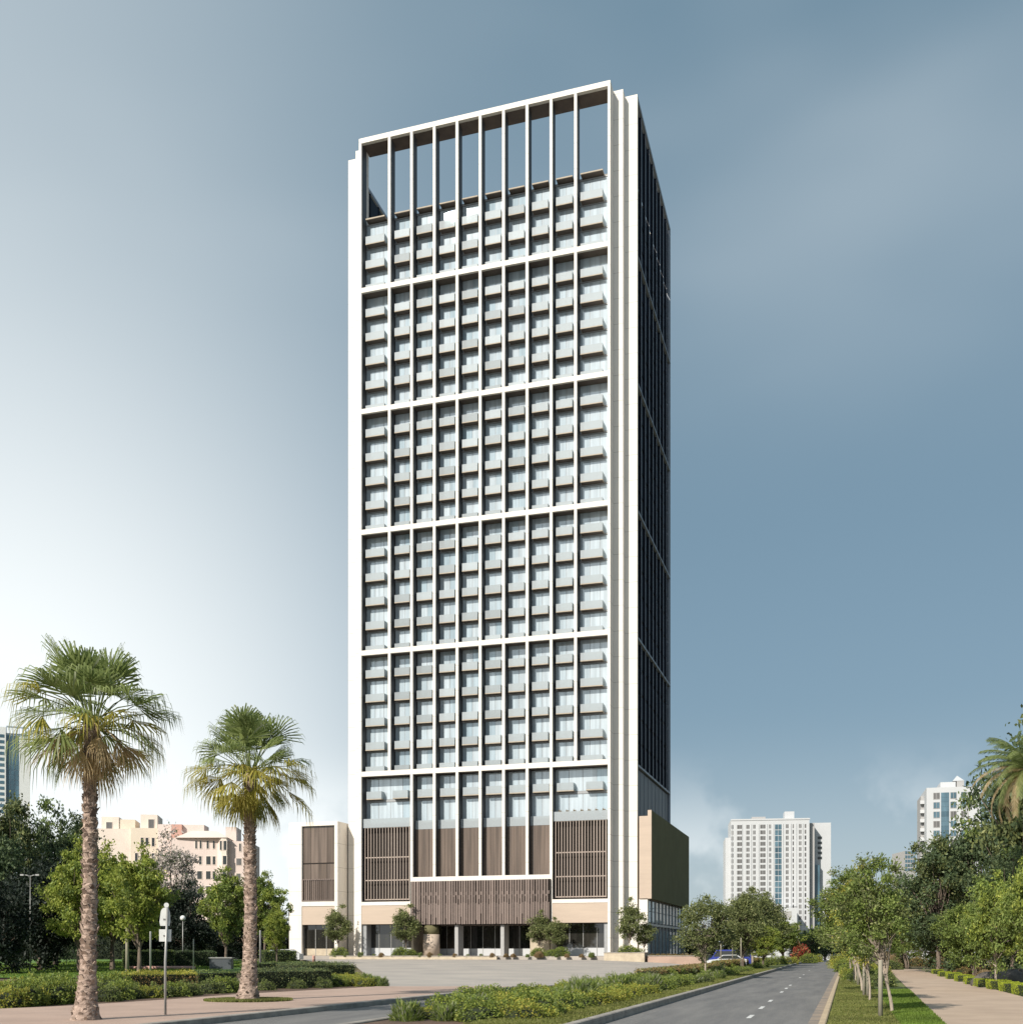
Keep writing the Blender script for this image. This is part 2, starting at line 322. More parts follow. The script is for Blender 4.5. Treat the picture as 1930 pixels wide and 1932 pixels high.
# road markings
b = MB()
for yy in (27.5, 32.7, 37.8, 43, 52.2, 57.3, 62.6, 80.3, 90, 110, 135, 165):
    x = .293*yy-2.72
    b.add([(x-.07,yy-.8,.054),(x+.07,yy-.8,.054),(x+.07+.47,yy+.8,.054),(x-.07+.47,yy+.8,.054)], [(0,1,2,3)])
tag(b.build('lane_markings', M['paint']), kind='structure')
def kerb(name, fx, y0, y1, w, h, m, dz=.05):
    b = MB(); vs = []; ys = [y0+i*2.5 for i in range(int((y1-y0)/2.5)+1)]
    for y in ys:
        x = fx(y); z = gz(x, y)
        vs += [(x-w/2,y,z-.05),(x+w/2,y,z-.05),(x+w/2-.02,y,z+h-.02),(x+w/2-.05,y,z+h),(x-w/2,y,z+h)]
    b.add(vs, [(j*5+i,j*5+(i+1)%5,(j+1)*5+(i+1)%5,(j+1)*5+i) for j in range(len(ys)-1) for i in range(5)])
    tag(b.build(name, m), kind='structure')
kerb('kerb', lambda y: RL(y)-.12, 4, 229, .26, .26, M['kerb'])
kerb('kerb', lambda y: RR(y)+.06, 4, 200, .20, .19, M['kerbtan'])
kerb('kerb', lambda y: SL(y)-.1, 4, 57, .30, .22, M['kerb'])
kerb('kerb', lambda y: ML(y)+.1, 4, 118, .26, .22, M['kerb'])

# ------------------------------------------------------------------ the tower
TZ = EYE-1.7
ct, st = .95637, .29237
TW = thing('high_rise_tower', 'tall white-framed hotel tower with ten bays of glass balconies and an open crown', 'tower', (12.92, 144, TZ), -math.atan2(st, ct))
def lx(px, v=0.):
    r = (px-CX)/FP; return (r*(144+ct*v)-12.92-st*v)/(ct+st*r)
def lz(py, x=0., v=0.):
    return (HY-py)/FP*(144-st*x+ct*v)+1.7
ZB = 1.05; ZT = 115.75
GRP = [26.5, 43.5, 60.45, 77.4, 94.4]
FX = [-35.9, -31.3, -27.97, -24.62, -21.3, -17.97, -14.65, -11.35, -8.02, -4.68, 0]   # fin centre lines
DV = 1.7
def footprint(sgn, x0):   # stepped corner column
    P = [(-.34,0),(0,0),(0,2.0),(1.3,2.0),(1.3,3.4),(2.95,3.4),(2.95,3.9),(.85,3.9),(.85,2.5),(-.34,2.5)]
    if sgn > 0: return [(x0+x, y) for x, y in P]
    return [(x0-x*1.1, y) for x, y in P][::-1]
MB().prism(footprint(1, 0), ZB-.3, ZT).build('corner_pilaster', M['white'], TW)
MB().prism(footprint(-1, -35.9), ZB-.3, ZT).build('corner_pilaster', M['white'], TW)
MB().box(-35.526, -35.50, .32, DV, ZB+.1, ZT-.6).build('reveal_lining', M['bronze'], TW)
# structural body behind the glazing
BD = 31.8
MB().prism([(-35.3,DV+.25),(-.35,DV+.25),(-.35,3.95),(2.5,3.95),(2.5,BD),(-38.6,BD),(-38.6,3.95),(-35.3,3.95)], 5.62, 104.6).prism([(-38.6,4.35),(2.5,4.35),(2.5,BD),(-38.6,BD)], ZB-.2, 5.618).build('tower_core', M['brownback'], TW)
MB().prism([(-35.3,DV+.3),(-.35,DV+.3),(-.35,3.95),(2.5,3.95),(2.5,BD),(-38.6,BD),(-38.6,3.95),(-35.3,3.95)], 104.61, 105.0).build('roof_slab', M['roof'], TW)
# fins: white nose, dark sides
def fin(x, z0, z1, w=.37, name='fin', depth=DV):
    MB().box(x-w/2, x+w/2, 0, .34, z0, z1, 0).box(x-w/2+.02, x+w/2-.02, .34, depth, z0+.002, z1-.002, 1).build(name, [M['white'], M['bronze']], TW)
for i in range(1, 10): fin(FX[i], (26.85 if i in (1, 9) else 11.9), ZT-.72)
# beams
def beam(z, x0=-35.5, x1=-.34, h=.34, name='beam', depth=DV):
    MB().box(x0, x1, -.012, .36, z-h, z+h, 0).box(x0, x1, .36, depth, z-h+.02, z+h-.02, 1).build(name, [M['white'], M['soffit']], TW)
for z in GRP: beam(z)
MB().box(-35.55, -.34, -.012, .5, ZT-.7, ZT, 0).box(-35.55, -.34, .5, 2.9, ZT-.68, ZT-.02, 1).build('crown_beam', [M['white'], M['soffit']], TW)
# glazing + balconies
def window_mb(b, x0, x1, z0, z1, v=DV+.04, cols=None):
    w = x1-x0; n = cols or (2 if w < 3.6 else 3)
    b.box(x0, x1, v+.03, v+.1, z0, z1, 1)
    for k in range(n):
        a = x0+w*k/n+.035; c = x0+w*(k+1)/n-.035
        b.box(a, c, v, v+.05, z0+.09, z1-.05, 0)
    return b
def balcony_mb(b, br, x0, x1, z, rail_top=1.02):
    v0 = .72
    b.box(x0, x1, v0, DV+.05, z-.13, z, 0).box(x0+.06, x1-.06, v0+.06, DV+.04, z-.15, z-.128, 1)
    br.box(x0+.01, x1-.01, v0+.01, v0+.04, z-.02, z+rail_top)
    br.box(x0+.01, x0+.04, v0+.045, DV, z+.004, z+rail_top)
    br.box(x1-.04, x1-.01, v0+.045, DV, z+.004, z+rail_top)
FH = 3.4
cells = []     # (bay, floor z)
for zi, z in enumerate(GRP):
    for i in range(5 if zi < 4 else 3): cells.append(z+FH*i)
order = [9, 0, 8, 7, 6, 5, 4, 3, 2, 1]
cnt = 0; restW = MB(); restB = MB(); restR = MB(); cntb = 0
for bay in order:
    xa = FX[bay]+.2 if bay else -35.5; xb = FX[bay+1]-.2 if bay < 9 else -.34
    bx0 = xa+.28; bx1 = (xb-.85) if bay in (0, 9) else xb-.4
    for z in cells:
        base = any(abs(z-g) < .01 for g in GRP)
        z0 = z+.02 if not base else z+.1; z1 = z+FH-.15
        if cnt < 100: window_mb(MB(), xa, xb, z0, z1).build('window', [M['pane'], M['wframe']], TW); cnt += 1
        else: window_mb(restW, xa, xb, z0, z1)
        # slab edge in the glass line
        if cntb < 100:
            b_, r_ = MB(), MB(); balcony_mb(b_, r_, bx0, bx1, z+.12)
            bo = b_.build('balcony', [M['slab'], M['soffit']], TW); r_.build('railing', M['rail'], bo); cntb += 1
        else: balcony_mb(restB, restR, bx0, bx1, z+.12)
k0 = len(restB.v)
restB.add(restR.v, restR.f, 2)
tag(restW.build('window', [M['pane'], M['wframe']], TW), kind='stuff')
# slab lines between floors
b = MB()
for z in cells + [104.6]:
    b.box(-35.5, -.34, DV-.03, DV+.05, z-.14, z+.0)
b.build('floor_edge', M['wframe'], TW)
for bay in range(10):      # canopies over the top balconies
    xa = FX[bay]+.2 if bay else -35.5; xb = FX[bay+1]-.2 if bay < 9 else -.34; bx0 = xa+.28; bx1 = (xb-.85) if bay in (0, 9) else xb-.4
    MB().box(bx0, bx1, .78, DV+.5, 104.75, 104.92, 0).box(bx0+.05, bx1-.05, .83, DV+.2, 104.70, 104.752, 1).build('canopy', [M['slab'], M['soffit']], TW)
# ---- side elevations (right and left): dark glazing, fins, bands
def side(sgn, xf, far=True):
    o = lambda d: xf+sgn*d
    def bx(b, d0, d1, v0, v1, z0, z1, mi=0): a, c = sorted((o(d0), o(d1))); return b.box(a, c, v0, v1, z0, z1, mi)
    v0 = 3.92; n = 9; pitch = (BD-v0)/n
    bx(MB(), -.42, -.3, 3.93, BD, ZB-.2, 26.2).build('side_wall', M['sidepanel'], TW)
    bx(MB(), -.5, 0, BD-.35, BD+.2, ZB-.2, ZT).build('end_fin', M['sidefin'], TW)
    for i in range(n):
        a = v0+i*pitch
        g = MB()
        for z in cells: bx(g, -.44, -.36, a+.02, a+pitch-.02, z+.35, z+FH-.12)
        g.build('side_glazing', M['darkglass'], TW)
        if i: bx(bx(bx(MB(), -.5, -.14, a-.07, a+.07, 27, ZT-.5, 1), -.139, -.09, a-.08, a+.08, 27, ZT-.5), -.3, -.24, a-.02, a+.02, ZB, 26.1).build('side_fin', [M['sidefin'], M['darkglass']], TW)  # noses coloured light and bodies dark to imitate edges lit by the sky
        rr = random.Random(i*7+3)
        for z in cells:
            if rr.random() < .55: bx(restB, -.34, -.2, a+.12, a+.42, z+.3+.8*(i%2), z+1.4+.8*(i%2), 4)
        bx(MB(), -.42, -.36, a+.05, a+pitch-.05, 105.1, ZT-.8).build('crown_screen', M['darkglass'], TW)
    for z in GRP: bx(MB(), -.35, .04, 3.92, BD, z-.13, z+.13).build('side_band', M['sidefin'], TW)
    bx(MB(), -.5, 0, 3.92, BD, ZT-.5, ZT).build('crown_rail', M['sidefin'], TW)
side(1, 2.95); side(-1, -39.15)
tag(restB.build('balcony', [M['slab'], M['soffit'], M['rail'], M['metal'], M['sidefin']], TW), kind='stuff')
b = MB()
for z in cells: b.box(-38, 2, BD+.01, BD+.06, z+.3, z+FH-.3)
b.build('rear_glazing', M['darkglass'], TW)
for k in range(9): MB().box(-38.6+k*5.1, -38.2+k*5.1, BD+.02, BD+.5, ZB, ZT).build('rear_fin', M['white'], TW)
MB().box(-39.1, 2.9, BD+.05, BD+.5, ZT-.7, ZT-.02).build('rear_beam', M['white'], TW)
# ---- podium
zP = 19.5
for i in range(10):     # two guest floors over the podium
    if i == 1: continue
    xa = FX[i]+.18 if i else -35.5; xb = FX[i+1]-.18 if i < 9 else -.34
    if i == 0: xb = FX[2]-.18
    if i == 8: continue
    if i == 9: xa = FX[8]+.18
    for z0, z1 in ((zP+3.5, 26.1), (zP+.1, zP+3.2)):
        window_mb(MB(), xa, xb, z0, z1, cols=(4 if xb-xa > 5 else 2)).build('podium_window', [M['pane'], M['wframe']], TW)
    MB().box(xa, xb, DV-.03, DV+.06, zP+3.2, zP+3.5).build('podium_floor_edge', M['wframe'], TW)
    for bx0 in ([xa+.42] if i not in (0, 9) else [xa+.42, xa+4.4]):
        b_, r_ = MB(), MB(); balcony_mb(b_, r_, bx0, bx0+2.3, zP+3.6)
        bo = b_.build('balcony', [M['slab'], M['soffit']], TW); r_.build('railing', M['rail'], bo)
# middle: bronze glass behind fins down to the lower beam
zL = 11.6
beam(zL, FX[2]-.18, FX[8]+.18, .3, 'lower_beam')
for i in range(2, 8):
    xa, xb = FX[i]+.18, FX[i+1]-.18
    g = MB(); n = 3; w = xb-xa
    for k in range(n): g.box(xa+w*k/n+.01, xa+w*(k+1)/n-.01, 1.1, 1.15, zL+.35, zP-.9)
    g.build('bronze_glazing', M['brownglass'], TW)
    MB().box(xa, xb, 1.1, 1.13, zP-.88, zP+.35).build('parapet_glass', M['rail'], TW)
    MB().box(xa, xb, 1.2, 1.3, zP-1.0, zP-.7).box(xa, xb, 1.2, 1.26, 15.2, 15.45).build('bronze_rail', M['slatdk'], TW)
MB().box(-35.5, -.34, 1.4, 2.05, 8.6, zP-.1).build('podium_wall', M['brownback'], TW)
for i in (2, 8): fin(FX[i], ZB if False else 5.4, 11.9, .36, 'podium_fin', 1.4)
# slatted screens in the two double bays
zS = 8.35
def screen(xa, xb, z0, z1, n, v, mslat, railz, name='slat_screen', w=.10):
    b = MB(); step = (xb-xa)/n
    for k in range(n+1):
        x = xa+k*step; ww = w*rnd.uniform(.7, 1.25)
        b.box(x-ww/2, x+ww/2, v, v+.05, z0, z1+rnd.uniform(-.05, .15))
    for z in railz: b.box(xa-.06, xb+.06, v+.05, v+.2, z-.07, z+.07)
    return b.build(name, mslat, TW)
for xa, xb, sh in ((-35.5, FX[2]-.18, 1), (FX[8]+.18, -.34, 0)):
    MB().box(xa, xb, -.01, .4, zS-.28, zS+.22, 0).box(xa, xb, .4, 1.4, zS-.26, zS+.2, 1).build('screen_sill', [M['white'], M['soffit']], TW)
    screen(xa+.35, xb-.35, zS+.45, zP+.1, 15 if sh else 17, .45, M['slat'], [zS+.55, 11.6, 14.8, zP-.5], w=.10)
    MB().box(xa+.02, xb-.02, .42, .45, zP-.5, zP+.75).build('parapet_glass', M['rail'], TW)
    MB().box(xa, xb, .05, .3, 5.45, zS-.29).build('fascia_panel', M['tan'], TW)
    # ground floor shopfront
    g = MB(); n = 4; w = xb-xa
    for k in range(n): g.box(xa+w*k/n+.04, xa+w*(k+1)/n-.04, 2.0, 2.06, ZB+1.1, 5.4)
    g.build('shopfront_glass', M['shopglass'], TW)
    g = MB()
    for k in range(n+1): g.box(xa+w*k/n-.04, xa+w*k/n+.04, 1.93, 2.1, ZB, 5.4)
    g.build('shopfront_frame', M['metal'], TW)
    MB().box(xa, xb, 1.98, 2.08, ZB, ZB+1.08).build('shopfront_dado', M['hotelwhite'], TW)
    MB().box(xa, xb, .3, 2.2, 5.41, 5.6).build('shopfront_soffit', M['soffit'], TW)
    MB().box(-.34 if not sh else -35.5, -.9 if not sh else -34.9, .36, 2.0, ZB, 5.4).build('side_pier', M['wframe'], TW)
# planters with dry planting on top of the right screen are separate things (below)
# central entrance screen (perforated vertical slats)
xa, xb = FX[2]+.2, FX[8]-.2
b = MB(); n = 54; z0, z1 = 5.35, 11.25
rr = random.Random(5)
for k in range(n):
    x = xa+(xb-xa)*(k+.5)/n; ww = .21*rr.uniform(.8, 1.2); d = rr.uniform(0, .12)
    b.box(x-ww/2, x+ww/2, -.55-d, -.38, z0, z1)
    if k % 2 == 0:
        for zz in ((8.0, 8.75), ) : b.box(x+ww/2, x+.26, -.46, -.40, z0, zz[0]+.3*(k % 4 == 0)); b.box(x+ww/2, x+.26, -.46, -.40, zz[0]+.75+.3*(k % 4 == 0), zz[0]+1.3)
    else:
        b.box(x+ww/2, x+.26, -.46, -.40, z0+rr.random()*1.5, 8.2); b.box(x+ww/2, x+.26, -.46, -.40, 9.3, 9.75)
b.build('entrance_screen', M['slatdk'], TW)
MB().box(xa-.2, xb+.2, -.3, 1.4, 5.25, 11.28).build('entrance_screen_back', M['brownback'], TW)
# recessed entrance: glazing, columns
g = MB(); n = 11; w = xb-xa
for k in range(n): g.box(xa+w*k/n+.03, xa+w*(k+1)/n-.03, 4.0, 4.06, ZB+1.0, 5.2)
g.build('entrance_glass', M['shopglass'], TW)
g = MB()
for k in range(n+1): g.box(xa+w*k/n-.035, xa+w*k/n+.035, 3.95, 4.08, ZB, 5.2)
g.build('entrance_frame', M['metal'], TW)
MB().box(xa, xb, 3.98, 4.07, ZB, ZB+.98).build('entrance_dado', M['hotelwhite'], TW)
MB().box(xa, xb, 1.42, 4.2, 5.2, 5.6).build('entrance_soffit', M['soffit'], TW)
for x in (FX[2], FX[8]): MB().box(x-.16, x+.16, .3, 4.3, ZB, 5.38).build('entrance_pier', M['stone'], TW)
for px in (862, 948.5):
    x = lx(px, .2); MB().box(x-.25, x+.25, .0, 2.2, ZB, 5.24).build('entrance_column', M['wframe'] if False else M['hotelgrey'], TW)
x = lx(811, 0.); b = MB(); b.tube([(x,.6,ZB),(x,.6,4.0)], [1.15,1.15], 24, 0).tube([(x,.6,4.0),(x,.6,5.24)], [1.05,1.05], 24, 1); b.build('round_column', [M['tan'], M['olive']], TW)
xq0, xq1 = lx(1000, .8), lx(1037, .8); MB().box(xq0, xq1, .8, 3.9, ZB, 5.24).build('entrance_wall', M['stone'], TW)
# ---- left wing
LX0, LX1, LV = -47.0, -39.35, .35
zW = 20.1; oa, ob = -45.0, -39.85
b = MB()
b.box(LX0, oa, LV, LV+.6, ZB-.2, zW).box(ob, LX1, LV, LV+.6, ZB-.2, zW).box(oa, ob, LV, LV+.6, 19.55, zW).box(oa, ob, LV, LV+.6, 8.1, 8.75)
b.box(LX1-.3, LX1, LV+.6, 14, ZB-.2, zW).box(LX0, LX0+.3, LV+.6, 14, ZB-.2, zW).box(LX0+.3, LX1-.3, 13.7, 14, ZB-.2, zW).box(LX0+.3, LX1-.3, LV+.6, 13.7, 19.3, 19.6)
b.build('wing_wall', M['white'], TW)
g = MB()
for k in range(4): g.box(oa+(ob-oa)*k/4+.02, oa+(ob-oa)*(k+1)/4-.02, LV+.35, LV+.4, 8.8, 14.1); g.box(oa+(ob-oa)*k/4+.02, oa+(ob-oa)*(k+1)/4-.02, LV+.37, LV+.42, 14.3, 19.5)
g.build('wing_glazing', M['brownglass'], TW)
screen(oa+.1, ob-.1, 8.8, 11.9, 16, LV+.12, M['slatdk'], [11.9, 8.9], 'wing_slats', .09)
MB().box(oa, ob, LV+.42, LV+.5, 8.76, 19.54).build('wing_backing', M['brownback'], TW)
MB().box(oa, ob, LV+.1, LV+.4, 5.45, 8.09).build('wing_fascia', M['tan'], TW)
g = MB()
for k in range(3): g.box(oa+(ob-oa)*k/3+.05, oa+(ob-oa)*(k+1)/3-.05, LV+1.0, LV+1.06, ZB+1, 5.4)
g.build('wing_shopfront', M['shopglass'], TW)
MB().box(oa, ob, LV+.98, LV+1.1, ZB, ZB+.98).build('wing_dado', M['stone'], TW)
g = MB()
for k in range(4): g.box(oa+(ob-oa)*k/3-.04, oa+(ob-oa)*k/3+.04, LV+.94, LV+1.1, ZB, 5.4)
g.build('wing_frame', M['metal'], TW)
# ---- right wing: tan and olive box carried over a glazed base
RX = 4.9; RV0, RV1 = 3.05, 39.0; zB0 = 8.67
MB().box(3.25, 4.4, RV0, RV1, zB0, 19.6).build('wing_box', M['tan'], TW)
b = MB(); cuts = [RV0, 14.5, 21.5, RV1]
for a, c in zip(cuts[:-1], cuts[1:]): b.box(4.402, RX, a+(.02 if a > RV0 else 0), c-.02, zB0-.03, 20.35)
b.build('wing_side_panel', M['olive'], TW)
MB().box(4.4, RX+.01, RV0-.05, RV0-.003, zB0-.03, 20.36).build('wing_edge_panel', M['tan'], TW)
MB().box(3.2, 4.35, RV0+.2, RV0+1.3, ZB-.3, zB0-.04).build('wing_column', M['white'], TW)
MB().box(2.96, 4.05, RV0+1.31, RV1-1, ZB-.3, zB0-.04).build('wing_base_wall', M['sidepanel'], TW)
g = MB()
for k in range(11):
    v = RV0+1.5+k*3.1
    for (a, c) in ((5.6, 7.0), (7.1, 8.5)):
        g.box(4.06, 4.1, v+.08, v+1.45, a, c); g.box(4.06, 4.1, v+1.55, v+2.95, a, c)
    g.box(4.06, 4.1, v+.7, v+1.5, ZB+.2, 4.6); g.box(4.06, 4.1, v+1.6, v+2.4, ZB+.2, 4.6)
g.build('wing_base_glazing', M['pane'], TW)
g = MB()
for k in range(12): v = RV0+1.45+k*3.1; g.box(4.08, 4.25, v-.07, v+.07, ZB, zB0-.05)
g.box(4.06, 4.3, RV0+1.4, RV1-1.2, 5.1, 5.4); g.build('wing_base_frame', M['metal'], TW)
# ------------------------------------------------------------------ terrace under the tower and its edge planting
def T2W(x, v, z=0): return Vector((12.92+ct*x+st*v, 144-st*x+ct*v, z+TZ))
b = MB(); P = [T2W(-48,-4.2), T2W(3,-4.2), T2W(9,1), T2W(9,42), T2W(-50,42), T2W(-50,-3)]
b.prism([(p.x,p.y) for p in P], -.2, ZB+TZ-.02)
tag(b.build('terrace', M['plaza']), kind='structure')
def lowwall(name, label, x0, x1, v, h, m, w=.5, z0=.2):
    t = thing(name, label, 'planter', T2W(x0, v)-Vector((0,0,TZ)), TW.rotation_euler.z); L = x1-x0
    MB().box(0, L, 0, w, z0, h).build('planter_wall', m, t); MB().box(-.05, L+.05, -.05, w+.05, h+.003, h+.09).build('coping', M['kerb'], t)
    return t
lowwall('stone_planter', 'long low stone edging below the dark entrance glazing', -38, -14, -5.0, 1.28, M['stone'])
lowwall('stone_planter', 'cream planter wall at the right corner of the white tower', .5, 5.6, -6.2, 1.75, M['stone'], 3.5)
lowwall('stone_planter', 'pinkish planter wall right of the cream corner planter', 5.8, 12.5, -5.4, 1.35, M['pinkpave'], 3)

# ------------------------------------------------------------------ foliage generators
def tree_meshes(key, seed, H, th, rx, n_clump, n_leaf, leaf, mleaf, mbark, tr=.14, lean=(0,0), clump=.30, stems=1, droop=0, flat=0, outer=.55, extra=None, zpow=1.):
    """tree at origin; crown ellipsoid radius rx, from th to H; returns (trunk mesh, crown mesh)"""
    g = np.random.default_rng(seed); rs = random.Random(seed)
    cz = (th+H)/2; rz = (H-th)/2
    u = unit(g.normal(size=(n_clump,3))); rad = g.uniform(outer, 1, (n_clump,1))**.7
    c = u*rad*np.array([rx, rx, rz])
    c *= (1+.22*np.sin(3*u[:,0:1]*2+seed)*np.cos(4*u[:,1:2]+seed*2))
    sc = np.interp(c[:,2], [-rz, -rz*.3, rz*.4, rz], [.75, 1., .9, .55])**zpow
    c[:,0] *= sc; c[:,1] *= sc
    c *= g.uniform(.78, 1.2, (n_clump,1))
    c += np.array([lean[0], lean[1], cz])*np.array([1,1,1])
    b = MB(); top = th+rz*.5
    for s_ in range(stems):
        off = Vector((rs.uniform(-.12,.12), rs.uniform(-.12,.12), 0)) if stems > 1 else Vector((0,0,0))
        bend = Vector((rs.uniform(-.25,.25), rs.uniform(-.25,.25), 0))*(rx*.35 if stems > 1 else .25)
        pts = []; rr_ = []
        for i in range(7):
            t = i/6; pts.append(off+Vector((lean[0]*t*t, lean[1]*t*t, top*t-.15))+bend*math.sin(t*3.1)*(1 if i else 0)); rr_.append(tr*(1.25-.95*t)*(1 if i else 1.3)/(stems**.5))
        b.tube(pts, rr_, 8, noise=.08, rs=rs)
    for i in range(0, n_clump, max(1, n_clump//46)):
        e = Vector(c[i]); t0 = rs.uniform(.45, .95); z0 = top*t0; s0 = Vector((lean[0]*t0*t0, lean[1]*t0*t0, z0))
        if e.z < z0: s0 = Vector((lean[0]*.3, lean[1]*.3, max(th*.75, e.z-.5*rx)))
        mid = s0.lerp(e, .5)+Vector((rs.uniform(-.1,.1), rs.uniform(-.1,.1), .08))*rx
        b.tube([s0, mid, e], [tr*.38, tr*.22, tr*.06], 5, cap=False)
    tm = b.mesh(key+'_trunk', mbark)
    k = max(1, n_leaf//n_clump); idx = np.repeat(np.arange(n_clump), k)
    d = g.normal(size=(len(idx),3)); rr = clump*rx*g.uniform(.6, 1.25, n_clump)[idx][:,None]
    d = unit(d)*np.abs(g.normal(.62, .32, (len(idx),1)))*rr*np.array([1.05,1.05,.72])
    if droop: d[:,2] -= droop*np.linalg.norm(d[:,:2],axis=1)
    p = c[idx]+d
    A, Bx = leafaxes(g, len(p), leaf, out=unit(d), flat=flat)
    mi = None; mats = mleaf
    if extra is not None:
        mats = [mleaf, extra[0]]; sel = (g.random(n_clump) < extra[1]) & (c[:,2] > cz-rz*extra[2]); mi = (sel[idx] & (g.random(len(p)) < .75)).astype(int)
    return tm, quads(key+'_crown', p, A, Bx, mats, mi)
PROTO = {}
def proto(key, **k): PROTO[key] = (tree_meshes(key, **k), k['H'], k['rx'])
proto('round', seed=11, H=6, th=1.7, rx=2.0, n_clump=120, n_leaf=15000, leaf=.085, mleaf=M['leafA'], mbark=M['barkpale'], tr=.085)
proto('round2', seed=12, H=6, th=1.5, rx=2.1, n_clump=110, n_leaf=15000, leaf=.09, mleaf=M['leafA'], mbark=M['bark'], tr=.09, outer=.4)
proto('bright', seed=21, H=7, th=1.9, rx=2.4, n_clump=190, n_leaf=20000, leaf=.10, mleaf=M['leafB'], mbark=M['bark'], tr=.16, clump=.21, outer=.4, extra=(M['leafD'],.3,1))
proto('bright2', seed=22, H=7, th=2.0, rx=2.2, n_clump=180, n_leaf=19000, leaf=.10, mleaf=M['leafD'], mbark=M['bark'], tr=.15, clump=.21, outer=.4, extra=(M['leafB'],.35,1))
proto('dark', seed=31, H=14, th=1.0, rx=4.6, n_clump=170, n_leaf=24000, leaf=.17, mleaf=M['leafC'], mbark=M['bark'], tr=.3, clump=.24, outer=.35, extra=(M['leafD'], .4, -.5))  # sunlit crown top put into the colour: lighter leaves on high clumps only
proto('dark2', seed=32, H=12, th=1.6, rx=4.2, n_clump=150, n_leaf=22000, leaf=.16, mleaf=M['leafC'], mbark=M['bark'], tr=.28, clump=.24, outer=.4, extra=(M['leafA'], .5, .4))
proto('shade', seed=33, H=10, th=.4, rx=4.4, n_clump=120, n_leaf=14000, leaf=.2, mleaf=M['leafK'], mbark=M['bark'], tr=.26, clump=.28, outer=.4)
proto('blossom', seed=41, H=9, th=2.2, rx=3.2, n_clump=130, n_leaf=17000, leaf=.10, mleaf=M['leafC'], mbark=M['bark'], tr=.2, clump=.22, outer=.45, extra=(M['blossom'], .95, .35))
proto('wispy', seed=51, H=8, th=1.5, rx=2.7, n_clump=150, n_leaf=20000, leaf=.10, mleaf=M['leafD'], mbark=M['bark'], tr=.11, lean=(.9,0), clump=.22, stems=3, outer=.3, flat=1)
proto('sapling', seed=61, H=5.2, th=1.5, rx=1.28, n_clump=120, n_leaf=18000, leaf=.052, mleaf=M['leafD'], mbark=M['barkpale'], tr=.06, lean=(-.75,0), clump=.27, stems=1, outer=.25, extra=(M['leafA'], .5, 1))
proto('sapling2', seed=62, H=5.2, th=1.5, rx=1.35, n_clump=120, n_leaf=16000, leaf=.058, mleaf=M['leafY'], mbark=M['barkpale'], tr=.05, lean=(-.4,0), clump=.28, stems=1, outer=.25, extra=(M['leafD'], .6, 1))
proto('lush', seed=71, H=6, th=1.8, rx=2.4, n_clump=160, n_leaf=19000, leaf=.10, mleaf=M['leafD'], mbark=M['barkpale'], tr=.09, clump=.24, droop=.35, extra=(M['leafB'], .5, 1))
proto('small', seed=81, H=5.6, th=1.9, rx=1.9, n_clump=60, n_leaf=6500, leaf=.115, mleaf=M['leafA'], mbark=M['bark'], tr=.07, clump=.36, outer=.35)
def put_tree(key, px, Yd, ytop, wpx, label, name='tree', cat='tree', group=None, bx=None, rz=None, zb=None):
    (tm, cm), H0, r0 = PROTO[key]
    x = GX(px, Yd); z = gz(x, Yd) if zb is None else zb
    H = (HY-ytop)/FP*Yd+EYE-z; sxy = (wpx/FP*Yd/2)/(r0*1.12); sz = H/(H0*1.02)
    t = thing(name, label, cat, (x, Yd, z), rnd.uniform(0, 6.28) if rz is None else rz, group, (sxy, sxy, sz))
    link('trunk', tm, t); link('crown', cm, t)
    return t
T = put_tree
# left side
for px, Yd, yt, w, k, lab in [
  (-40, 92, 1530, 190, 'dark', 'tall dark evergreen cut by the left edge of the picture'),
  (28, 98, 1503, 150, 'dark2', 'tall dark tree below the blue glass tower at far left'),
  (105, 104, 1512, 150, 'dark', 'tall dark tree just left of the big palm trunk'),
  (150, 112, 1545, 130, 'dark2', 'dark tree peeping out behind the big palm trunk'),
  (75, 88, 1625, 170, 'shade', 'low tree behind the lawn with shade put into its leaf colour'),
  (-10, 80, 1650, 160, 'shade', 'low dark bushy tree at the left edge above the lawn')]:
    T(k, px, Yd, yt, w, lab)
T('bright', 150, 84, 1596, 145, 'sunlit light green tree seen left of the big palm trunk', rz=.3)
T('bright', 212, 90, 1602, 150, 'sunlit light green tree just right of the big palm, rough dark trunk', rz=2.2)
T('bright', 262, 82, 1604, 140, 'sunlit green tree between the big palm and the traffic sign post', rz=4.1)
T('blossom', 325, 118, 1568, 140, 'tree covered in whitish blossom in front of the beige building')
T('shade', 352, 106, 1668, 130, 'dark shaded tree under the blossoming tree')
T('shade', 290, 112, 1700, 160, 'dark tree low behind the traffic sign post')
T('bright2', 425, 96, 1640, 105, 'green tree left of the smaller palm trunk', rz=1.0)
T('bright2', 500, 110, 1648, 90, 'dark green tree right of the smaller palm trunk', rz=3.0)
T('bright', 522, 104, 1712, 55, 'little bright green tree beside the white wing wall')
T('shade', 470, 130, 1690, 130, 'dark tree behind the smaller palm trunk')
for i, (px, w) in enumerate([(30,150),(120,150),(215,140),(300,140),(395,140),(470,130),(535,60)]):
    T('shade', px, 150+i*3, 1735, w, 'distant dark tree in the shaded row behind the left garden', group='distant dark trees behind the left garden')
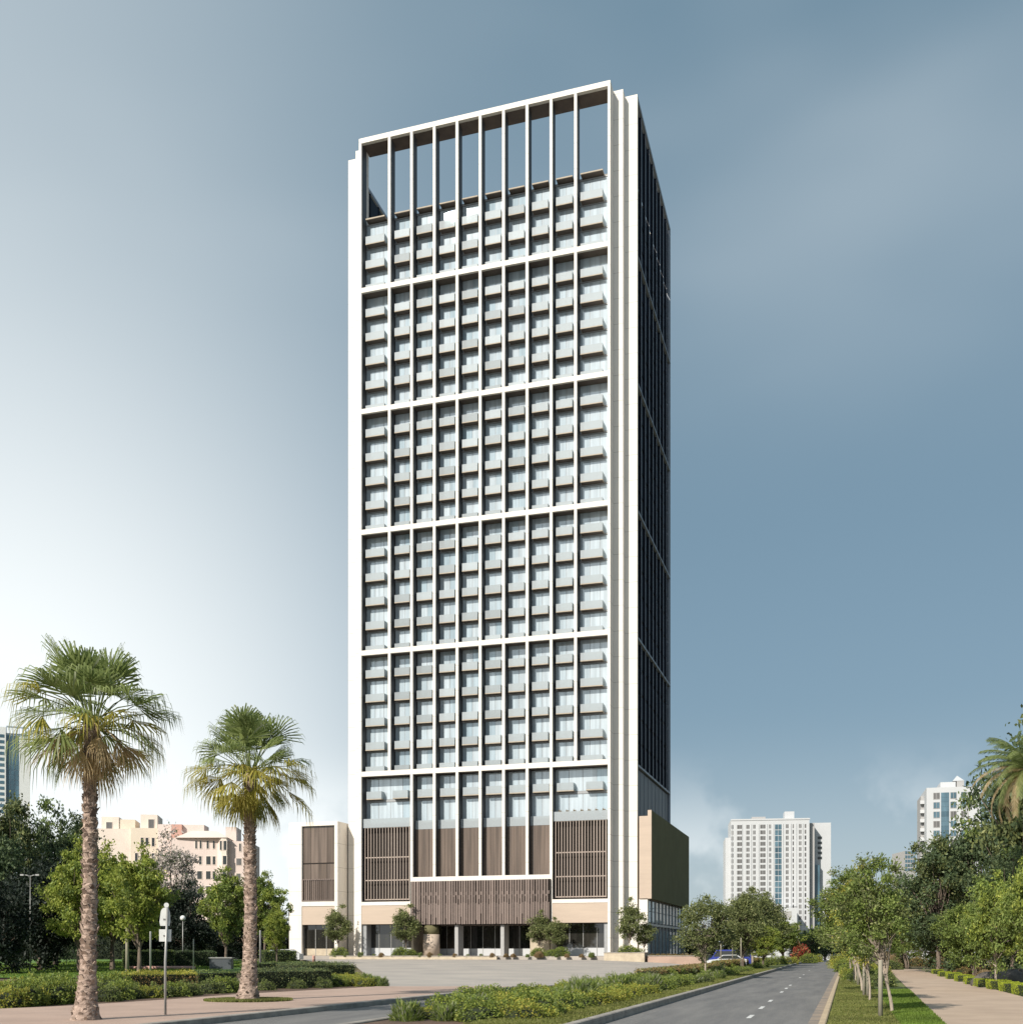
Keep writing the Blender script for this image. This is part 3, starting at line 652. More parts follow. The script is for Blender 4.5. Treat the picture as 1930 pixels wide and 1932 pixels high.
# in front of the tower
for px, yt, w, v, lab in [(638,1714,62,-1.8,'small tree in front of the left wing of the tower'),(766,1713,64,-2.2,'small tree left of the round entrance column'),
   (1018,1724,56,-2,'small tree at the right end of the entrance screen'),(1050,1736,50,-2.6,'smaller of the two trees right of the entrance, under the tan fascia'),
   (1188,1702,56,-4,'small pointed tree at the right corner of the tower'),(1216,1738,44,-2.5,'thin small tree beside the glazed base of the right wing')]:
    p = T2W(lx(px, v), v); T('small', px, p.y, yt, w, lab, zb=ZB+TZ-.05)
# street trees on the median
for px, Yd, yt, w, k, lab in [(1331,75.5,1688,104,'round','nearest round street tree left of the main road'),
   (1402,106,1684,100,'round2','second round street tree along the left side of the road'),
   (1420,124,1676,95,'round','third street tree, partly behind the second'),
   (1442,140,1692,100,'round2','dark round street tree right of the white hotel podium'),
   (1476,162,1734,88,'bright2','greener low street tree before the tall lamp pole'),
   (1440,118,1740,70,'bright','small brighter tree below the dark round ones')]:
    T(k, px, Yd, yt, w, lab)
T('dark2', 1532, 205, 1752, 60, 'grey green tree at the bend of the road')
T('dark', 1556, 262, 1735, 70, 'dark tree at the far end of the road')
T('dark2', 1578, 275, 1752, 60, 'dark tree right of the road at its far end')
T('dark', 1510, 285, 1760, 60, 'dark tree far behind the red shrub')
T('dark2', 1350, 178, 1750, 110, 'dark tree behind the nearest round street tree')
T('dark', 1410, 190, 1755, 110, 'dark tree behind the second street tree')
T('dark2', 1300, 190, 1760, 60, 'dark tree behind the glazed base of the tower wing')
# right of the road
T('sapling', 1684, 33, 1606, 150, 'slender leaning young tree nearest on the grass verge', 'young_tree', rz=0)
T('sapling2', 1640, 41, 1640, 130, 'young tree with yellowish leaves, second along the verge', 'young_tree', rz=.4)
T('sapling', 1628, 50, 1630, 130, 'young tree behind the yellowish one on the verge', 'young_tree', rz=-.5)
T('sapling2', 1614, 62, 1668, 110, 'young tree fourth along the verge', 'young_tree', rz=.2)
T('sapling', 1606, 80, 1690, 90, 'young tree fifth along the verge', 'young_tree', rz=.9)
T('sapling2', 1602, 105, 1715, 70, 'farthest young tree along the verge', 'young_tree', rz=1.9)
T('wispy', 1795, 100, 1672, 190, 'slanting feathery tree right of the path', rz=2.9)
T('wispy', 1838, 80, 1690, 130, 'shorter feathery tree with slanting stems beside the boulders', rz=3.3)
T('wispy', 1712, 122, 1705, 120, 'feathery tree where the path ends', rz=2.6)
T('dark2', 1770, 92, 1575, 170, 'tall dark tree in front of the right-hand white tower block', rz=1)
T('dark', 1850, 96, 1500, 190, 'tallest dark tree at right', rz=2)
T('dark2', 1925, 88, 1440, 150, 'tall grey green tree at the right edge behind the feather palm', rz=3)
T('dark2', 1985, 84, 1300, 270, 'tallest tree top at the right edge above the feather palm', rz=5)
T('dark', 1910, 80, 1600, 170, 'dark tree behind the bright green tree at right', rz=.7)
T('lush', 1879, 54, 1655, 135, 'bright green tree with pale trunk right of the path', rz=1.1)
T('lush', 1945, 50, 1630, 130, 'bright green tree cut by the right edge', rz=2.5)
T('dark', 1690, 150, 1650, 120, 'dark tree beyond the end of the path')
T('dark2', 1640, 165, 1690, 110, 'dark tree behind the row of young trees')
T('dark', 1760, 140, 1640, 140, 'dark tree deep behind the feathery tree')
T('dark2', 1830, 130, 1650, 150, 'dark tree deep behind the boulders')
# ------------------------------------------------------------------ shrubs, hedges
def shrub_mesh(key, seed, r, h, n, leaf, m, spike=0, extra=None):
    g = np.random.default_rng(seed); u = unit(g.normal(size=(n,3))); u[:,2] = np.abs(u[:,2])
    lump = 1+.22*np.sin(5*u[:,0:1]+seed)*np.cos(4*u[:,1:2]+1.7*seed)+.1*np.sin(11*u[:,2:3]+9*u[:,0:1])
    p = u*np.array([r,r,h])*lump*g.uniform(.78,1.04,(n,1)); A, B = leafaxes(g, n, leaf, out=u)
    if spike: A = unit(u+np.array([0,0,.8])+g.normal(0,.3,(n,3)))*leaf*g.uniform(1,2.6,(n,1)); B = unit(np.cross(A,u+.01))*leaf*.22
    mats = m; mi = None
    if extra: mats = [m, extra[0]]; mi = (g.random(n) < extra[1]).astype(int)
    cr = quads(key, p, A, B, mats, mi)
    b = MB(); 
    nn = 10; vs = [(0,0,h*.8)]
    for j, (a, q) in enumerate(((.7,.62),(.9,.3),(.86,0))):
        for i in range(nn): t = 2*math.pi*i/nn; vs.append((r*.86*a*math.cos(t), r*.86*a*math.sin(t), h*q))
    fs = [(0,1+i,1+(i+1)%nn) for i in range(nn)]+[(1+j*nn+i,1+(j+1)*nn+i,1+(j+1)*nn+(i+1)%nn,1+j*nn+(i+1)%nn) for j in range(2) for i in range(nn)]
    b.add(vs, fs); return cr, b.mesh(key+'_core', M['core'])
SH = {'g1': shrub_mesh('shrub_g1', 1, .75, .75, 2600, .045, M['leafD'], extra=(M['leafB'],.4)),
      'g2': shrub_mesh('shrub_g2', 2, .8, .65, 2600, .04, M['leafB'], extra=(M['leafY'],.5)),
      'g3': shrub_mesh('shrub_g3', 3, .7, .7, 2400, .04, M['leafA'], extra=(M['leafD'],.4)),
      'sp': shrub_mesh('shrub_sp', 4, .55, .75, 1300, .09, M['leafD'], 1, (M['bladeSprig'],.12)),
      'dry': shrub_mesh('shrub_dry', 5, .7, .8, 1800, .10, M['drygrass'], 1),
      'br': shrub_mesh('shrub_br', 6, .8, .7, 2200, .045, M['leafR'], extra=(M['leafA'],.3)),
      'red': shrub_mesh('shrub_red', 7, 1.0, 2.2, 1500, .14, M['red'], extra=(M['leafR'],.35))}
def shrub(k, x, y, s, label, group=None, zs=1., name='shrub'):
    t = thing(name, label, 'shrub', (x, y, gz(x, y)+.1), rnd.uniform(0, 6.28), group, (s, s*rnd.uniform(.85,1.1), s*zs))
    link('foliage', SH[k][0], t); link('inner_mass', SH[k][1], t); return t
# median shrub bed: dense, brighter in front-left
G1 = 'low shrubs filling the median bed'
rr = random.Random(3)
y = 28.6
while y < 128:
    wdt = 2.9 if y < 70 else 2.4
    n = 4 if y < 60 else 2
    for i in range(n):
        x = ML(y)+1.05+wdt*(i+rr.uniform(-.2,.2))/max(1,n-1)
        near = y < 46
        k = rr.choice(['g2','g2','g1','g1','sp']) if near else rr.choice(['g1','g3','g1','sp','g3'])
        s = rr.uniform(.75, 1.05)*(1 if y < 90 else .85)
        lab = {'g1':'mid green leafy shrub in the median bed','g2':'yellow green leafy shrub in the median bed','g3':'dark olive shrub in the median bed','sp':'spiky shrub with pale sprigs in the median bed'}[k]
        shrub(k, x, y+rr.uniform(-.4,.4), s, lab, G1+': '+k.replace('g1','mid green').replace('g2','yellow green').replace('g3','dark olive').replace('sp','spiky'), rr.uniform(.75,1.05))
    y += 1.05 if y < 60 else 1.9
def hedge_mb(L, Wd, H, m, dens=420, leaf=.035, seed=1, extra=None, loose=.04, top=None):
    g = np.random.default_rng(seed); areas = [L*H, L*H, Wd*H, Wd*H, L*Wd]; P = []; Nn = []; tp = []
    for k, a in enumerate(areas):
        n = int(a*dens); u, w = g.random(n), g.random(n)
        if k < 2: p = np.stack([u*L, np.full(n, 0 if k == 0 else Wd), w*H], 1); nn = [0, -1 if k == 0 else 1, 0]
        elif k < 4: p = np.stack([np.full(n, 0 if k == 2 else L), u*Wd, w*H], 1); nn = [-1 if k == 2 else 1, 0, 0]
        else: p = np.stack([u*L, w*Wd, np.full(n, H)], 1); nn = [0, 0, 1]
        P.append(p); Nn.append(np.tile(nn, (n,1))); tp.append(np.full(n, k == 4))
    P = np.concatenate(P); Nn = np.concatenate(Nn).astype(float); tp = np.concatenate(tp); n = len(P)
    P += Nn*(g.normal(0, loose, (n,1)) + .05*np.sin(P[:,0:1]*3+seed)*np.cos(P[:,2:3]*4)); A, B = leafaxes(g, n, leaf, out=Nn)
    mats = [m]; mi = np.zeros(n, int)
    if extra: mats.append(extra[0]); mi = (g.random(n) < extra[1]).astype(int)
    if top: mats.append(top); mi = np.where(tp | (P[:,2] > H*.86), len(mats)-1, mi)
    return quads('hedge', P, A, B, mats, mi)
def hedge(label, p0, p1, Wd, H, m, name='hedge', dens=420, leaf=.035, extra=None, cat='hedge', loose=.04, top=None, group=None):
    (x0,y0),(x1,y1) = p0, p1; L = math.hypot(x1-x0, y1-y0); z = min(gz(x0,y0), gz(x1,y1))+.08
    t = thing(name, label, cat, (x0,y0,z), math.atan2(y1-y0, x1-x0), group)
    link('foliage', hedge_mb(L, Wd, H, m, dens, leaf, int(abs(x0*13+y0*7)) % 9999, extra, loose, top), t)
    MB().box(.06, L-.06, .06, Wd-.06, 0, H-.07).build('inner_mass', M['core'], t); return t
def W2(px, Yd): return (GX(px, Yd), Yd)
hedge('brownish clipped hedge with a yellow top right of the sign post', W2(236,47), W2(372,49), 1.5, .95, M['leafR'], top=M['leafY'], loose=.06)
hedge('dark green clipped hedge between the brown hedge and the smaller palm', W2(374,50.5), W2(450,52), 1.3, .95, M['leafD'], extra=(M['leafC'],.5))
hedge('dark clipped hedge right of the smaller palm trunk', W2(484,54), W2(628,57), 1.8, .95, M['leafC'], extra=(M['leafA'],.5), loose=.06)
hedge('clipped hedge with pale flecks next to the plaza edge', W2(560,62), W2(672,65), 2.0, 1.15, M['leafA'], extra=(M['leafC'],.4), loose=.07)
hedge('long thin hedge behind the smaller palm', W2(470,80), W2(620,84), 1.5, .9, M['leafC'], extra=(M['leafD'],.4), dens=260, leaf=.05)
hedge('clipped hedge behind the traffic sign post', W2(236,96), W2(330,98), 1.6, 1.6, M['leafD'], extra=(M['leafC'],.5), dens=200, leaf=.06)
hedge('dark block hedge behind the slim grey pole', W2(332,99), W2(408,101), 1.6, 1.5, M['leafC'], dens=200, leaf=.06)
hedge('dark low hedge beside the terrace at the left wing', W2(500,108), W2(560,110), 1.6, 1.4, M['leafD'], extra=(M['leafC'],.6), dens=200, leaf=.06)
hedge('tall hedge added at far left behind the lawn, deep shade put into its leaf colour', (-64,138), (-37,136), 2, 4.6, M['leafK'], dens=60, leaf=.13)  # hedge wall added to darken the back of the garden, shade in its colour
hedge('hedge screening the car park behind the garden, shade put into its leaf colour', (-50,142), (-33,141), 1.5, 2.2, M['leafK'], dens=90, leaf=.1)
# loose shrubs at the left border of the pavement
G2 = 'loose green shrubs along the left pavement'
for px, Yd, k, s in [(5,36.5,'g2',1.1),(35,37.5,'g1',1.2),(62,38.5,'g2',1.1),(92,39,'g1',1.25),(120,40.5,'g1',1.15),(20,40,'g2',1.3),(75,42.5,'g1',1.3),(110,44,'g1',1.3),
      (200,41,'g3',.9),(222,42.5,'g1',.95),(250,43.5,'g3',.8),(275,44,'g2',.75),(300,44.5,'g3',.8),(330,45.5,'g1',.8),(355,46.5,'g3',.85),(210,46,'g1',1.3),(235,45,'g1',.9),
      (395,48.5,'g3',.9),(420,49.5,'g1',.95),(440,50.5,'g3',.8),(500,52.6,'g3',.7),(560,55,'g3',.7),(610,56,'g3',.7),(635,58,'g1',.8)]:
    shrub(k, GX(px,Yd), Yd, s, {'g1':'mid green loose shrub beside the left pavement','g2':'bright green loose shrub beside the left pavement','g3':'dull olive low shrub beside the left pavement'}[k], G2+', '+{'g1':'mid green','g2':'bright','g3':'dull olive'}[k])
G3 = 'flowering low plants at the tip of the bed by the plaza'
for px, Yd, s in [(650,60,.8),(668,59,.85),(688,58.5,.75),(705,59,.7),(722,58.5,.6),(640,63,.9),(662,64,.9),(690,64,.7)]:
    shrub('sp' if s < .75 else 'g2', GX(px,Yd), Yd, s, 'spiky low plant at the plaza corner bed' if s < .75 else 'light green plant at the plaza corner bed', G3+(' (spiky)' if s < .75 else ' (leafy)'))
G4 = 'small green plants along the foot of the tower'
for px, v, s in [(755,-3.2,1.1),(772,-3.4,.9),(1015,-3.2,1.0),(1058,-3.4,1.1),(1040,-3.6,.8),(1183,-4.6,1.3),(1200,-4.2,1.0),(640,-3,1.1)]:
    p = T2W(lx(px, v), v); t = shrub('g1', p.x, p.y, s*1.4, 'small rounded green plant at the foot of the tower', G4); t.location.z = ZB+TZ-.05
for i in range(22):
    x = -37+i*1.7+rr.uniform(-.4,.4); p = T2W(x, -4.75); t = shrub(rr.choice(['sp','dry','sp']), p.x, p.y, rr.uniform(.45,.8), 'wispy tuft on the stone edging below the entrance', 'wispy tufts on the stone edging', name='grass_tuft'); t.location.z = 1.2
for i in range(9):
    p = T2W(6.2+i*.75, -4.4); t = shrub('br', p.x, p.y, .85, 'brownish clipped plant in the pink planter', 'brown plants in the pink planter'); t.location.z = 1.0
for i in range(7):      # dry planting above the right slatted screen
    x = FX[8]+.9+i*1.0; t = thing('planter_tuft', 'dry reddish plant on the podium parapet above the slatted screen', 'plant', T2W(x, 1.2, zP+.0), 0, 'dry plants on the podium parapet', (.55,.55,1.1)); link('foliage', SH['dry'][0], t)
# verge right and brown hedges left of road
hedge('long brown clipped hedge between plaza and the nearest street tree', (RL(66)-4.6, 66), (RL(100)-4.6, 100), 1.4, .75, M['leafR'], extra=(M['leafA'],.45), dens=220, leaf=.05)
hedge('second brown clipped hedge beyond the nearest street tree', (RL(103)-4.4, 103), (RL(150)-4.4, 150), 1.4, .9, M['leafR'], extra=(M['leafD'],.35), dens=120, leaf=.07)
for i, (px, Yd, s) in enumerate([(1508,178,.9),(1520,186,.75)]):
    shrub('red', GX(px,Yd), Yd, s*1.5, ['red-leaved shrub at the foot of the tall lamp pole','smaller reddish shrub right of the lamp pole'][i])
for i, (px, Yd, s) in enumerate([(1470,150,1.3),(1490,158,1.4),(1525,175,1.6),(1536,190,1.6),(1450,140,1.2),(1592,120,1.5),(1596,100,1.2),(1590,150,1.8),(1600,88,.9)]):
    shrub('g2' if i % 2 else 'g1', GX(px,Yd), Yd, s*1.2, 'roadside shrub far along the road', 'far roadside shrubs')
for i in range(34):
    Yd = rr.uniform(56, 120); x = rr.uniform(RR(Yd)+1.0, PL(Yd)-.6)
    shrub(rr.choice(['g1','g2','g3','sp']), x, Yd, rr.uniform(.8,1.25), 'green undergrowth shrub between the far young trees', 'undergrowth shrubs along the verge')
# topiary blocks right of the path
G5 = 'clipped block hedges along the right side of the path'
tp = [(1924,46.3,.85),(1897,49.5,.8),(1872,52.5,.85),(1848,56,.8),(1827,60.5,.8),(1808,66,.8),(1790,72,.8),(1775,79,.7),(1762,88,.7)]
for i, (px, Yd, s) in enumerate(tp):
    x = GX(px,Yd)
    hedge('low bright green clipped block of hedge beside the path', (x+1.1*s, Yd), (x+1.1*s+.3*1.9, Yd+1.9), 1.1*s, .52*s+.05, M['topiary'], 'hedge_block', 700, .022, group=G5, loose=.012)
for i in range(60):
    Yd = rr.uniform(50, 105); x = PR(Yd)+rr.uniform(1.6, 7.5)
    shrub(rr.choice(['dry','dry','br','sp']) , x, Yd, rr.uniform(.7,1.15), 'dry tawny grass clump behind the clipped blocks', 'dry grass clumps right of the path', .8, name='grass_clump')
for i in range(16):
    Yd = rr.uniform(108, 150); x = rr.uniform(PL(Yd), PR(Yd)+10)
    shrub(rr.choice(['br','g3','dry']), x, Yd, rr.uniform(1.3,2.2), 'scrubby bush where the path ends', 'scrubby bushes at the path end')
def boulder(px, Yd, s, label, seed):
    g = random.Random(seed); b = MB(); n, k = 14, 8; vs = []
    for j in range(k+1):
        ph = math.pi/2*j/k
        for i in range(n):
            t = 2*math.pi*i/n; q = 1+.16*math.sin(3*t+seed+2*ph)+g.uniform(-.05,.05)
            vs.append((s*1.3*q*math.cos(t)*math.cos(ph)**.7, s*q*math.sin(t)*math.cos(ph)**.7, s*.95*math.sin(ph)*(1+.1*math.sin(5*t))))
    b.add(vs, [(j*n+i,j*n+(i+1)%n,(j+1)*n+(i+1)%n,(j+1)*n+i) for j in range(k) for i in range(n)], 0, True)
    o = b.build('boulder', M['rock']); o.location = (GX(px,Yd), Yd, gz(GX(px,Yd),Yd)-.1); tag(o, label, 'boulder')
boulder(1879, 58.5, 1.0, 'dark rounded boulder under the pale-trunked green tree', 3)
boulder(1922, 57, 1.15, 'large dark boulder at the right edge behind the clipped blocks', 8)
boulder(462, 66, .5, 'small grey rock between the hedges left of the plaza', 5)
# ------------------------------------------------------------------ grass blades
def blades(name, fa, fb, y0, y1, n, h, m, dz, seed, pw=1.6):
    g = np.random.default_rng(seed); yy = y0+(y1-y0)*g.random(n)**pw; t = g.random(n)
    xx = np.array([fa(a)+(fb(a)-fa(a))*b_ for a, b_ in zip(yy, t)]); zz = np.array([gz(a, b_) for a, b_ in zip(xx, yy)])+dz
    C = np.stack([xx, yy, zz+h*.4], 1); A = unit(np.stack([g.normal(0,.35,n), g.normal(0,.35,n), np.ones(n)], 1))*h*g.uniform(.4,1.0,(n,1))
    B = unit(np.stack([g.normal(size=n), g.normal(size=n), np.zeros(n)], 1))*.014*(1+yy[:,None]/40)
    return tag(link(name, quads(name, C, A, B, m)), {'verge_grass':'short olive grass on the verge right of the road','path_grass':'brighter lush grass beside the path','median_grass':'short grass along the left kerb of the road','lawn_grass':'bright lawn grass behind the left shrubs','palm_grass':'round patch of grass at the foot of the smaller palm'}[name], 'grass', kind='stuff')
blades('verge_grass', lambda y: RR(y)+.2, lambda y: RR(y)+2.0, 26, 80, 42000, .085, M['blade'], .12, 1)
blades('path_grass', lambda y: RR(y)+2.0, lambda y: PL(y)-.02, 26, 52, 22000, .10, M['bladeL'], .12, 2, 1.3)
blades('median_grass', lambda y: RL(y)-2.6, lambda y: RL(y)-.3, 26, 110, 42000, .10, M['blade'], .18, 3)
blades('lawn_grass', lambda y: -48, lambda y: -24, 72, 120, 20000, .09, M['bladeL'], .2, 4, 1)
gx, gy = GX(470, 40.7), 40.6
g = np.random.default_rng(9); n = 9000; rr_ = np.sqrt(g.random(n)); th = g.random(n)*6.283
C = np.stack([gx+rr_*1.6*np.cos(th), gy+rr_*1.5*np.sin(th), .2+np.zeros(n)], 1); A = unit(np.stack([g.normal(0,.4,n), g.normal(0,.4,n), np.ones(n)],1))*.07; Bq = unit(np.stack([g.normal(size=n), g.normal(size=n), np.zeros(n)],1))*.02
tag(link('palm_grass', quads('palm_grass', C, A, Bq, M['blade'])), 'round patch of grass at the foot of the smaller palm', 'grass', kind='stuff')

# ------------------------------------------------------------------ palms
def fan_palm(px, Yd, hy, label, R0, lean, seed, tw, yellow, hx=None):
    rs = random.Random(seed); x0 = GX(px, Yd); z0 = .15
    t = thing('fan_palm', label, 'palm tree', (x0, Yd, z0), 0)
    Hh = (HY-hy)/FP*Yd+EYE-z0; dx = lean
    # trunk
    n = 60; pts = []; rad = []
    for i in range(n+1):
        u = i/n; z = (Hh-.15)*u-.1
        pts.append((dx*(u**1.5)+.06*math.sin(5*u), 0, z)); base = 1.15*math.exp(-u*13)+1
        rad.append(tw*(base*(.98-.22*u))*(1+.05*math.sin(i*2.4)))
    b = MB(); b.tube(pts, rad, 22, 0, noise=.07, rs=rs); b.build('trunk', M['palmbark'], t)
    b = MB(); nb = 520
    for k in range(nb):
        u = (k/nb)**.9; i = min(n-1, int(u*n)); p = Vector(pts[i]); r = rad[i]*.97; a = k*2.399+rs.uniform(-.2,.2)
        o = Vector((math.cos(a), math.sin(a), 0)); s = Vector((-math.sin(a), math.cos(a), 0)); L = rs.uniform(.05,.14)*(1.2 if u > .82 else 1); w = rs.uniform(.05,.10)
        up = rs.uniform(.3,1.0) if rs.random() < .75 else -.6; q = p+o*r
        if rs.random() < .22 and u < .8: L *= 1.5
        b.add([q-s*w-Vector((0,0,.04)), q+s*w-Vector((0,0,.04)), q+s*w*.4+o*L*.5+Vector((0,0,up*L)), q-s*w*.4+o*L*.5+Vector((0,0,up*L)), q-o*.05+Vector((0,0,.05))], [(0,1,2,3),(3,2,4),(1,4,2),(0,3,4)])
    b.build('leaf_bases', M['boot'], t)
    head = Vector(pts[-1])
    # fronds
    def frond(b, el, az, pl, bl, spread, nseg, droop, mi, curl):
        d = Vector((math.cos(az)*math.cos(el), math.sin(az)*math.cos(el), math.sin(el)))
        side = Vector((-math.sin(az), math.cos(az), 0)); nrm = d.cross(side)
        p0 = head+Vector((math.cos(az)*.12, math.sin(az)*.12, rs.uniform(-.35,.1)))
        pm = p0+d*pl*.55+Vector((0,0,.03)); p1 = p0+d*pl-Vector((0,0,droop*.10*pl))
        b.tube([p0, pm, p1], [.022,.016,.012], 4, mi, cap=False)
        d2 = (p1-pm).normalized(); nn = side.cross(d2)
        tilt = rs.uniform(-.5,.5); side2 = side*math.cos(tilt)+nn*math.sin(tilt)
        base = []
        for k in range(nseg):
            a = (k/(nseg-1)-.5)*spread; dirv = d2*math.cos(a)+side2*math.sin(a)
            L = bl*(.72+.28*math.cos(a*.9))*rs.uniform(.88,1.08); w = bl*.5*spread/nseg*.56
            fold = nn*(.03 if k % 2 else -.03)*bl
            s = dirv.cross(nn).normalized()
            q0 = p1; q1 = p1+dirv*L*.5+fold-Vector((0,0,abs(math.sin(a))*curl*L*.12)); q2 = p1+dirv*L*.8+fold-Vector((0,0,curl*L*(.12+rs.uniform(0,.08)))); q3 = p1+dirv*L*(.98-.1*curl)-Vector((0,0,curl*L*rs.uniform(.32,.62)))
            b.add([q0-s*w*.08, q0+s*w*.08, q1+s*w, q1-s*w, q2+s*w*.62, q2-s*w*.62, q3], [(0,1,2,3),(3,2,4,5),(5,4,6)], mi)
    b = MB(); N1 = 52
    for k in range(N1):
        u = (k+.5)/N1; el = R(86-100*u)+rs.uniform(-.12,.12); az = k*2.399+rs.uniform(-.25,.25)
        pl = R0*(.50+.13*math.sin(u*3))*rs.uniform(.8,1.15); bl = R0*.52*rs.uniform(.85,1.15)
        if u < .3: bl *= 1.18; pl *= 1.12
        mi = 0 if u < .62 else (1 if rs.random() < yellow else 0)
        frond(b, el, az, pl, bl, rs.uniform(2.0,2.7), 26, .5+.9*u, mi, .5+.8*u)
    b.build('crown', [M['frond'], M['frondY']], t)
    b = MB(); N2 = 24
    for k in range(N2):
        u = (k+.5)/N2; el = R(-18-58*u)+rs.uniform(-.1,.1); az = k*2.399+1
        frond(b, el, az, R0*.46*(1-.35*u), R0*.46*rs.uniform(.8,1.05), rs.uniform(1.0,1.7), 18, 1.2, 0 if rs.random() < .45 else 1, .9)
    b.build('dead_skirt', [M['frondY'] if yellow > .5 else M['frondD'], M['frond']], t)
    return t
fan_palm(161, 29.3, 1340, 'big fan palm with brown skirt and rough pale trunk at left', 2.05, .25, 3, .205, .45)
fan_palm(468, 40.7, 1442, 'smaller fan palm with yellow lower fronds growing from the grass circle', 2.25, .15, 8, .245, .9)
# feather palm at the right edge
def feather_palm(px, Yd, hy, label):
    rs = random.Random(4); x0 = GX(px, Yd); Hh = (HY-hy)/FP*Yd+EYE
    t = thing('feather_palm', label, 'palm tree', (x0, Yd, 0)); b = MB()
    b.tube([(0,0,-.1),(0,0,Hh*.5),(0,0,Hh)], [.3,.24,.26], 14, 0, noise=.08, rs=rs); b.build('trunk', M['palmbark'], t)
    b = MB()
    for k in range(60):
        u = (k+.5)/60; el = R(80-105*u); az = k*2.399; L = 4.2*rs.uniform(.85,1.1); mi = 0 if u < .5 else (1 if rs.random() < .65 else 0)
        pts = []; p = Vector((0,0,Hh)); e = el
        for j in range(9):
            pts.append(p.copy()); p = p+Vector((math.cos(az)*math.cos(e), math.sin(az)*math.cos(e), math.sin(e)))*L/8; e -= .17+.06*u
        b.tube(pts, [.03-.003*j for j in range(9)], 4, mi, cap=False)
        for j in range(1, 8):
            for f in range(6):
                q = pts[j].lerp(pts[min(8,j+1)], f/6); d = (pts[min(8,j+1)]-pts[j]).normalized(); s = d.cross(Vector((0,0,1)))
                s = s.normalized() if s.length > .05 else Vector((1,0,0))
                for sg in (-1,1):
                    l = .62*math.sin(.5+2.3*(j+f/6)/9)*rs.uniform(.8,1.1); tip = q+(s*sg*.75+d*.6-Vector((0,0,.45+.2*rs.random()))).normalized()*l; w = d*.028
                    b.add([q-w, q+w, q.lerp(tip,.6)+w*.9, tip, q.lerp(tip,.6)-w*.9], [(0,1,2,3,4)], mi)
    b.build('crown', [M['frond'], M['frondD']], t)
feather_palm(1938, 74, 1455, 'feathery date palm cut by the right edge, tawny arching fronds')
# tall thin trees peeking above it handled by dark trees

# ------------------------------------------------------------------ street furniture
t = thing('traffic_sign', 'grey post with two white sign plates seen from behind, at the left kerb', 'sign', (GX(312,31.6), 31.6, .12), R(18))
H = (HY-1712)/FP*31.6+EYE-.12
b = MB(); b.tube([(0,0,0),(.0,0,H*.5),(.06,0,H)], [.036,.036,.034], 12); b.build('post', M['metal'], t)
def plate(pts, y, name, mats=M['signwhite']):
    b = MB(); n = len(pts); b.add([(x,y,z) for x,z in pts]+[(x,y+.012,z) for x,z in pts], [tuple(range(n)), tuple(range(2*n-1,n-1,-1))]+[(i,n+i,n+(i+1)%n,(i+1)%n) for i in range(n)]); return b.build(name, mats, t)
z1 = H-.02
arc = [( .13*math.cos(a), z1-.15+.16*math.sin(a)) for a in [math.pi*i/10 for i in range(11)]]
plate([(-.14, z1-.52), (.12, z1-.52)]+[(.12+.02,z1-.40)]+arc+[(-.16,z1-.40)], .06, 'upper_plate')
plate([(.0+.07*math.cos(a)+.03, z1+.08+.07*math.sin(a)) for a in [2*math.pi*i/14 for i in range(14)]], .075, 'top_disc')
plate([(-.17,z1-.97),(.16,z1-.97),(.17,z1-.62),(-.17,z1-.62)], .06, 'lower_plate')
MB().box(-.06,.06,.045,.06,z1-.35,z1-.31).box(-.06,.06,.045,.06,z1-.82,z1-.78).build('clamp', M['metal'], t)
def pole(px, Yd, yt, label, r=.05, m='post', group=None, name='post', cat='post', zb=None):
    x = GX(px,Yd); z = gz(x,Yd)+.1 if zb is None else zb; H = (HY-yt)/FP*Yd+EYE-z
    b = MB(); b.tube([(0,0,0),(0,0,H*.98),(0,0,H)], [r,r*.9,r*.75], 9); o = b.build(name, M[m]); o.location = (x,Yd,z); return tag(o, label, cat, group)
for px, Yd, yt in ((284,80,1758),(365,84,1772),(491,84,1756)):
    pole(px, Yd, yt, {284:'pale pole left of the traffic sign',292:'thin pole right behind the pale one',365:'slim grey pole right of the traffic sign',491:'pale pole just right of the smaller palm trunk'}[px], .08 if px != 365 else .055, 'metal')
pole(240, 84, 1748, 'tan leaning timber trunk post right of the big palm', .14, 'post')
for i, (px, Yd, yt) in enumerate([(1661,30.6,1812),(1637,44.5,1806),(1630,44.8,1806),(1619,58.5,1806),(1612,64,1806)]):
    pole(px, Yd, yt, ['nearest square timber stake on the verge','timber stake second along the verge, the right one','dark timber stake just left of the second','timber stake fourth along the verge','farthest timber stake on the verge'][i], .065, 'post', name='tree_stake', cat='stake')
for i, (px, Yd, yt) in enumerate([(1382,112,1775),(1398,104,1770),(1418,124,1770),(1445,150,1775),(1360,110,1775)]):
    pole(px, Yd, yt, 'thin pale stake among the street trees', .06, 'post', 'pale stakes among the street trees', 'tree_stake', 'stake')
def lamp(px, Yd, yt, label, arms, m='metal', r=.07):
    x = GX(px,Yd); z = gz(x,Yd)+.1; H = (HY-yt)/FP*Yd+EYE-z; t = thing('street_lamp', label, 'street lamp', (x,Yd,z))
    MB().tube([(0,0,0),(0,0,H)], [r,r*.6], 8).build('pole', M[m], t)
    for s in arms:
        MB().tube([(0,0,H-.1),(s*.5,0,H),(s*1.1,0,H+.02)], [.035,.035,.03], 6).build('arm', M[m], t)
        MB().box(min(s*1.0,s*1.6), max(s*1.0,s*1.6), -.14, .14, H-.04, H+.08).build('lamp_head', M['metal'] if px < 900 else M['shed'], t)
lamp(57, 84, 1652, 'thin double-headed lamp in front of the dark trees at far left', (-.45,.45), r=.04)
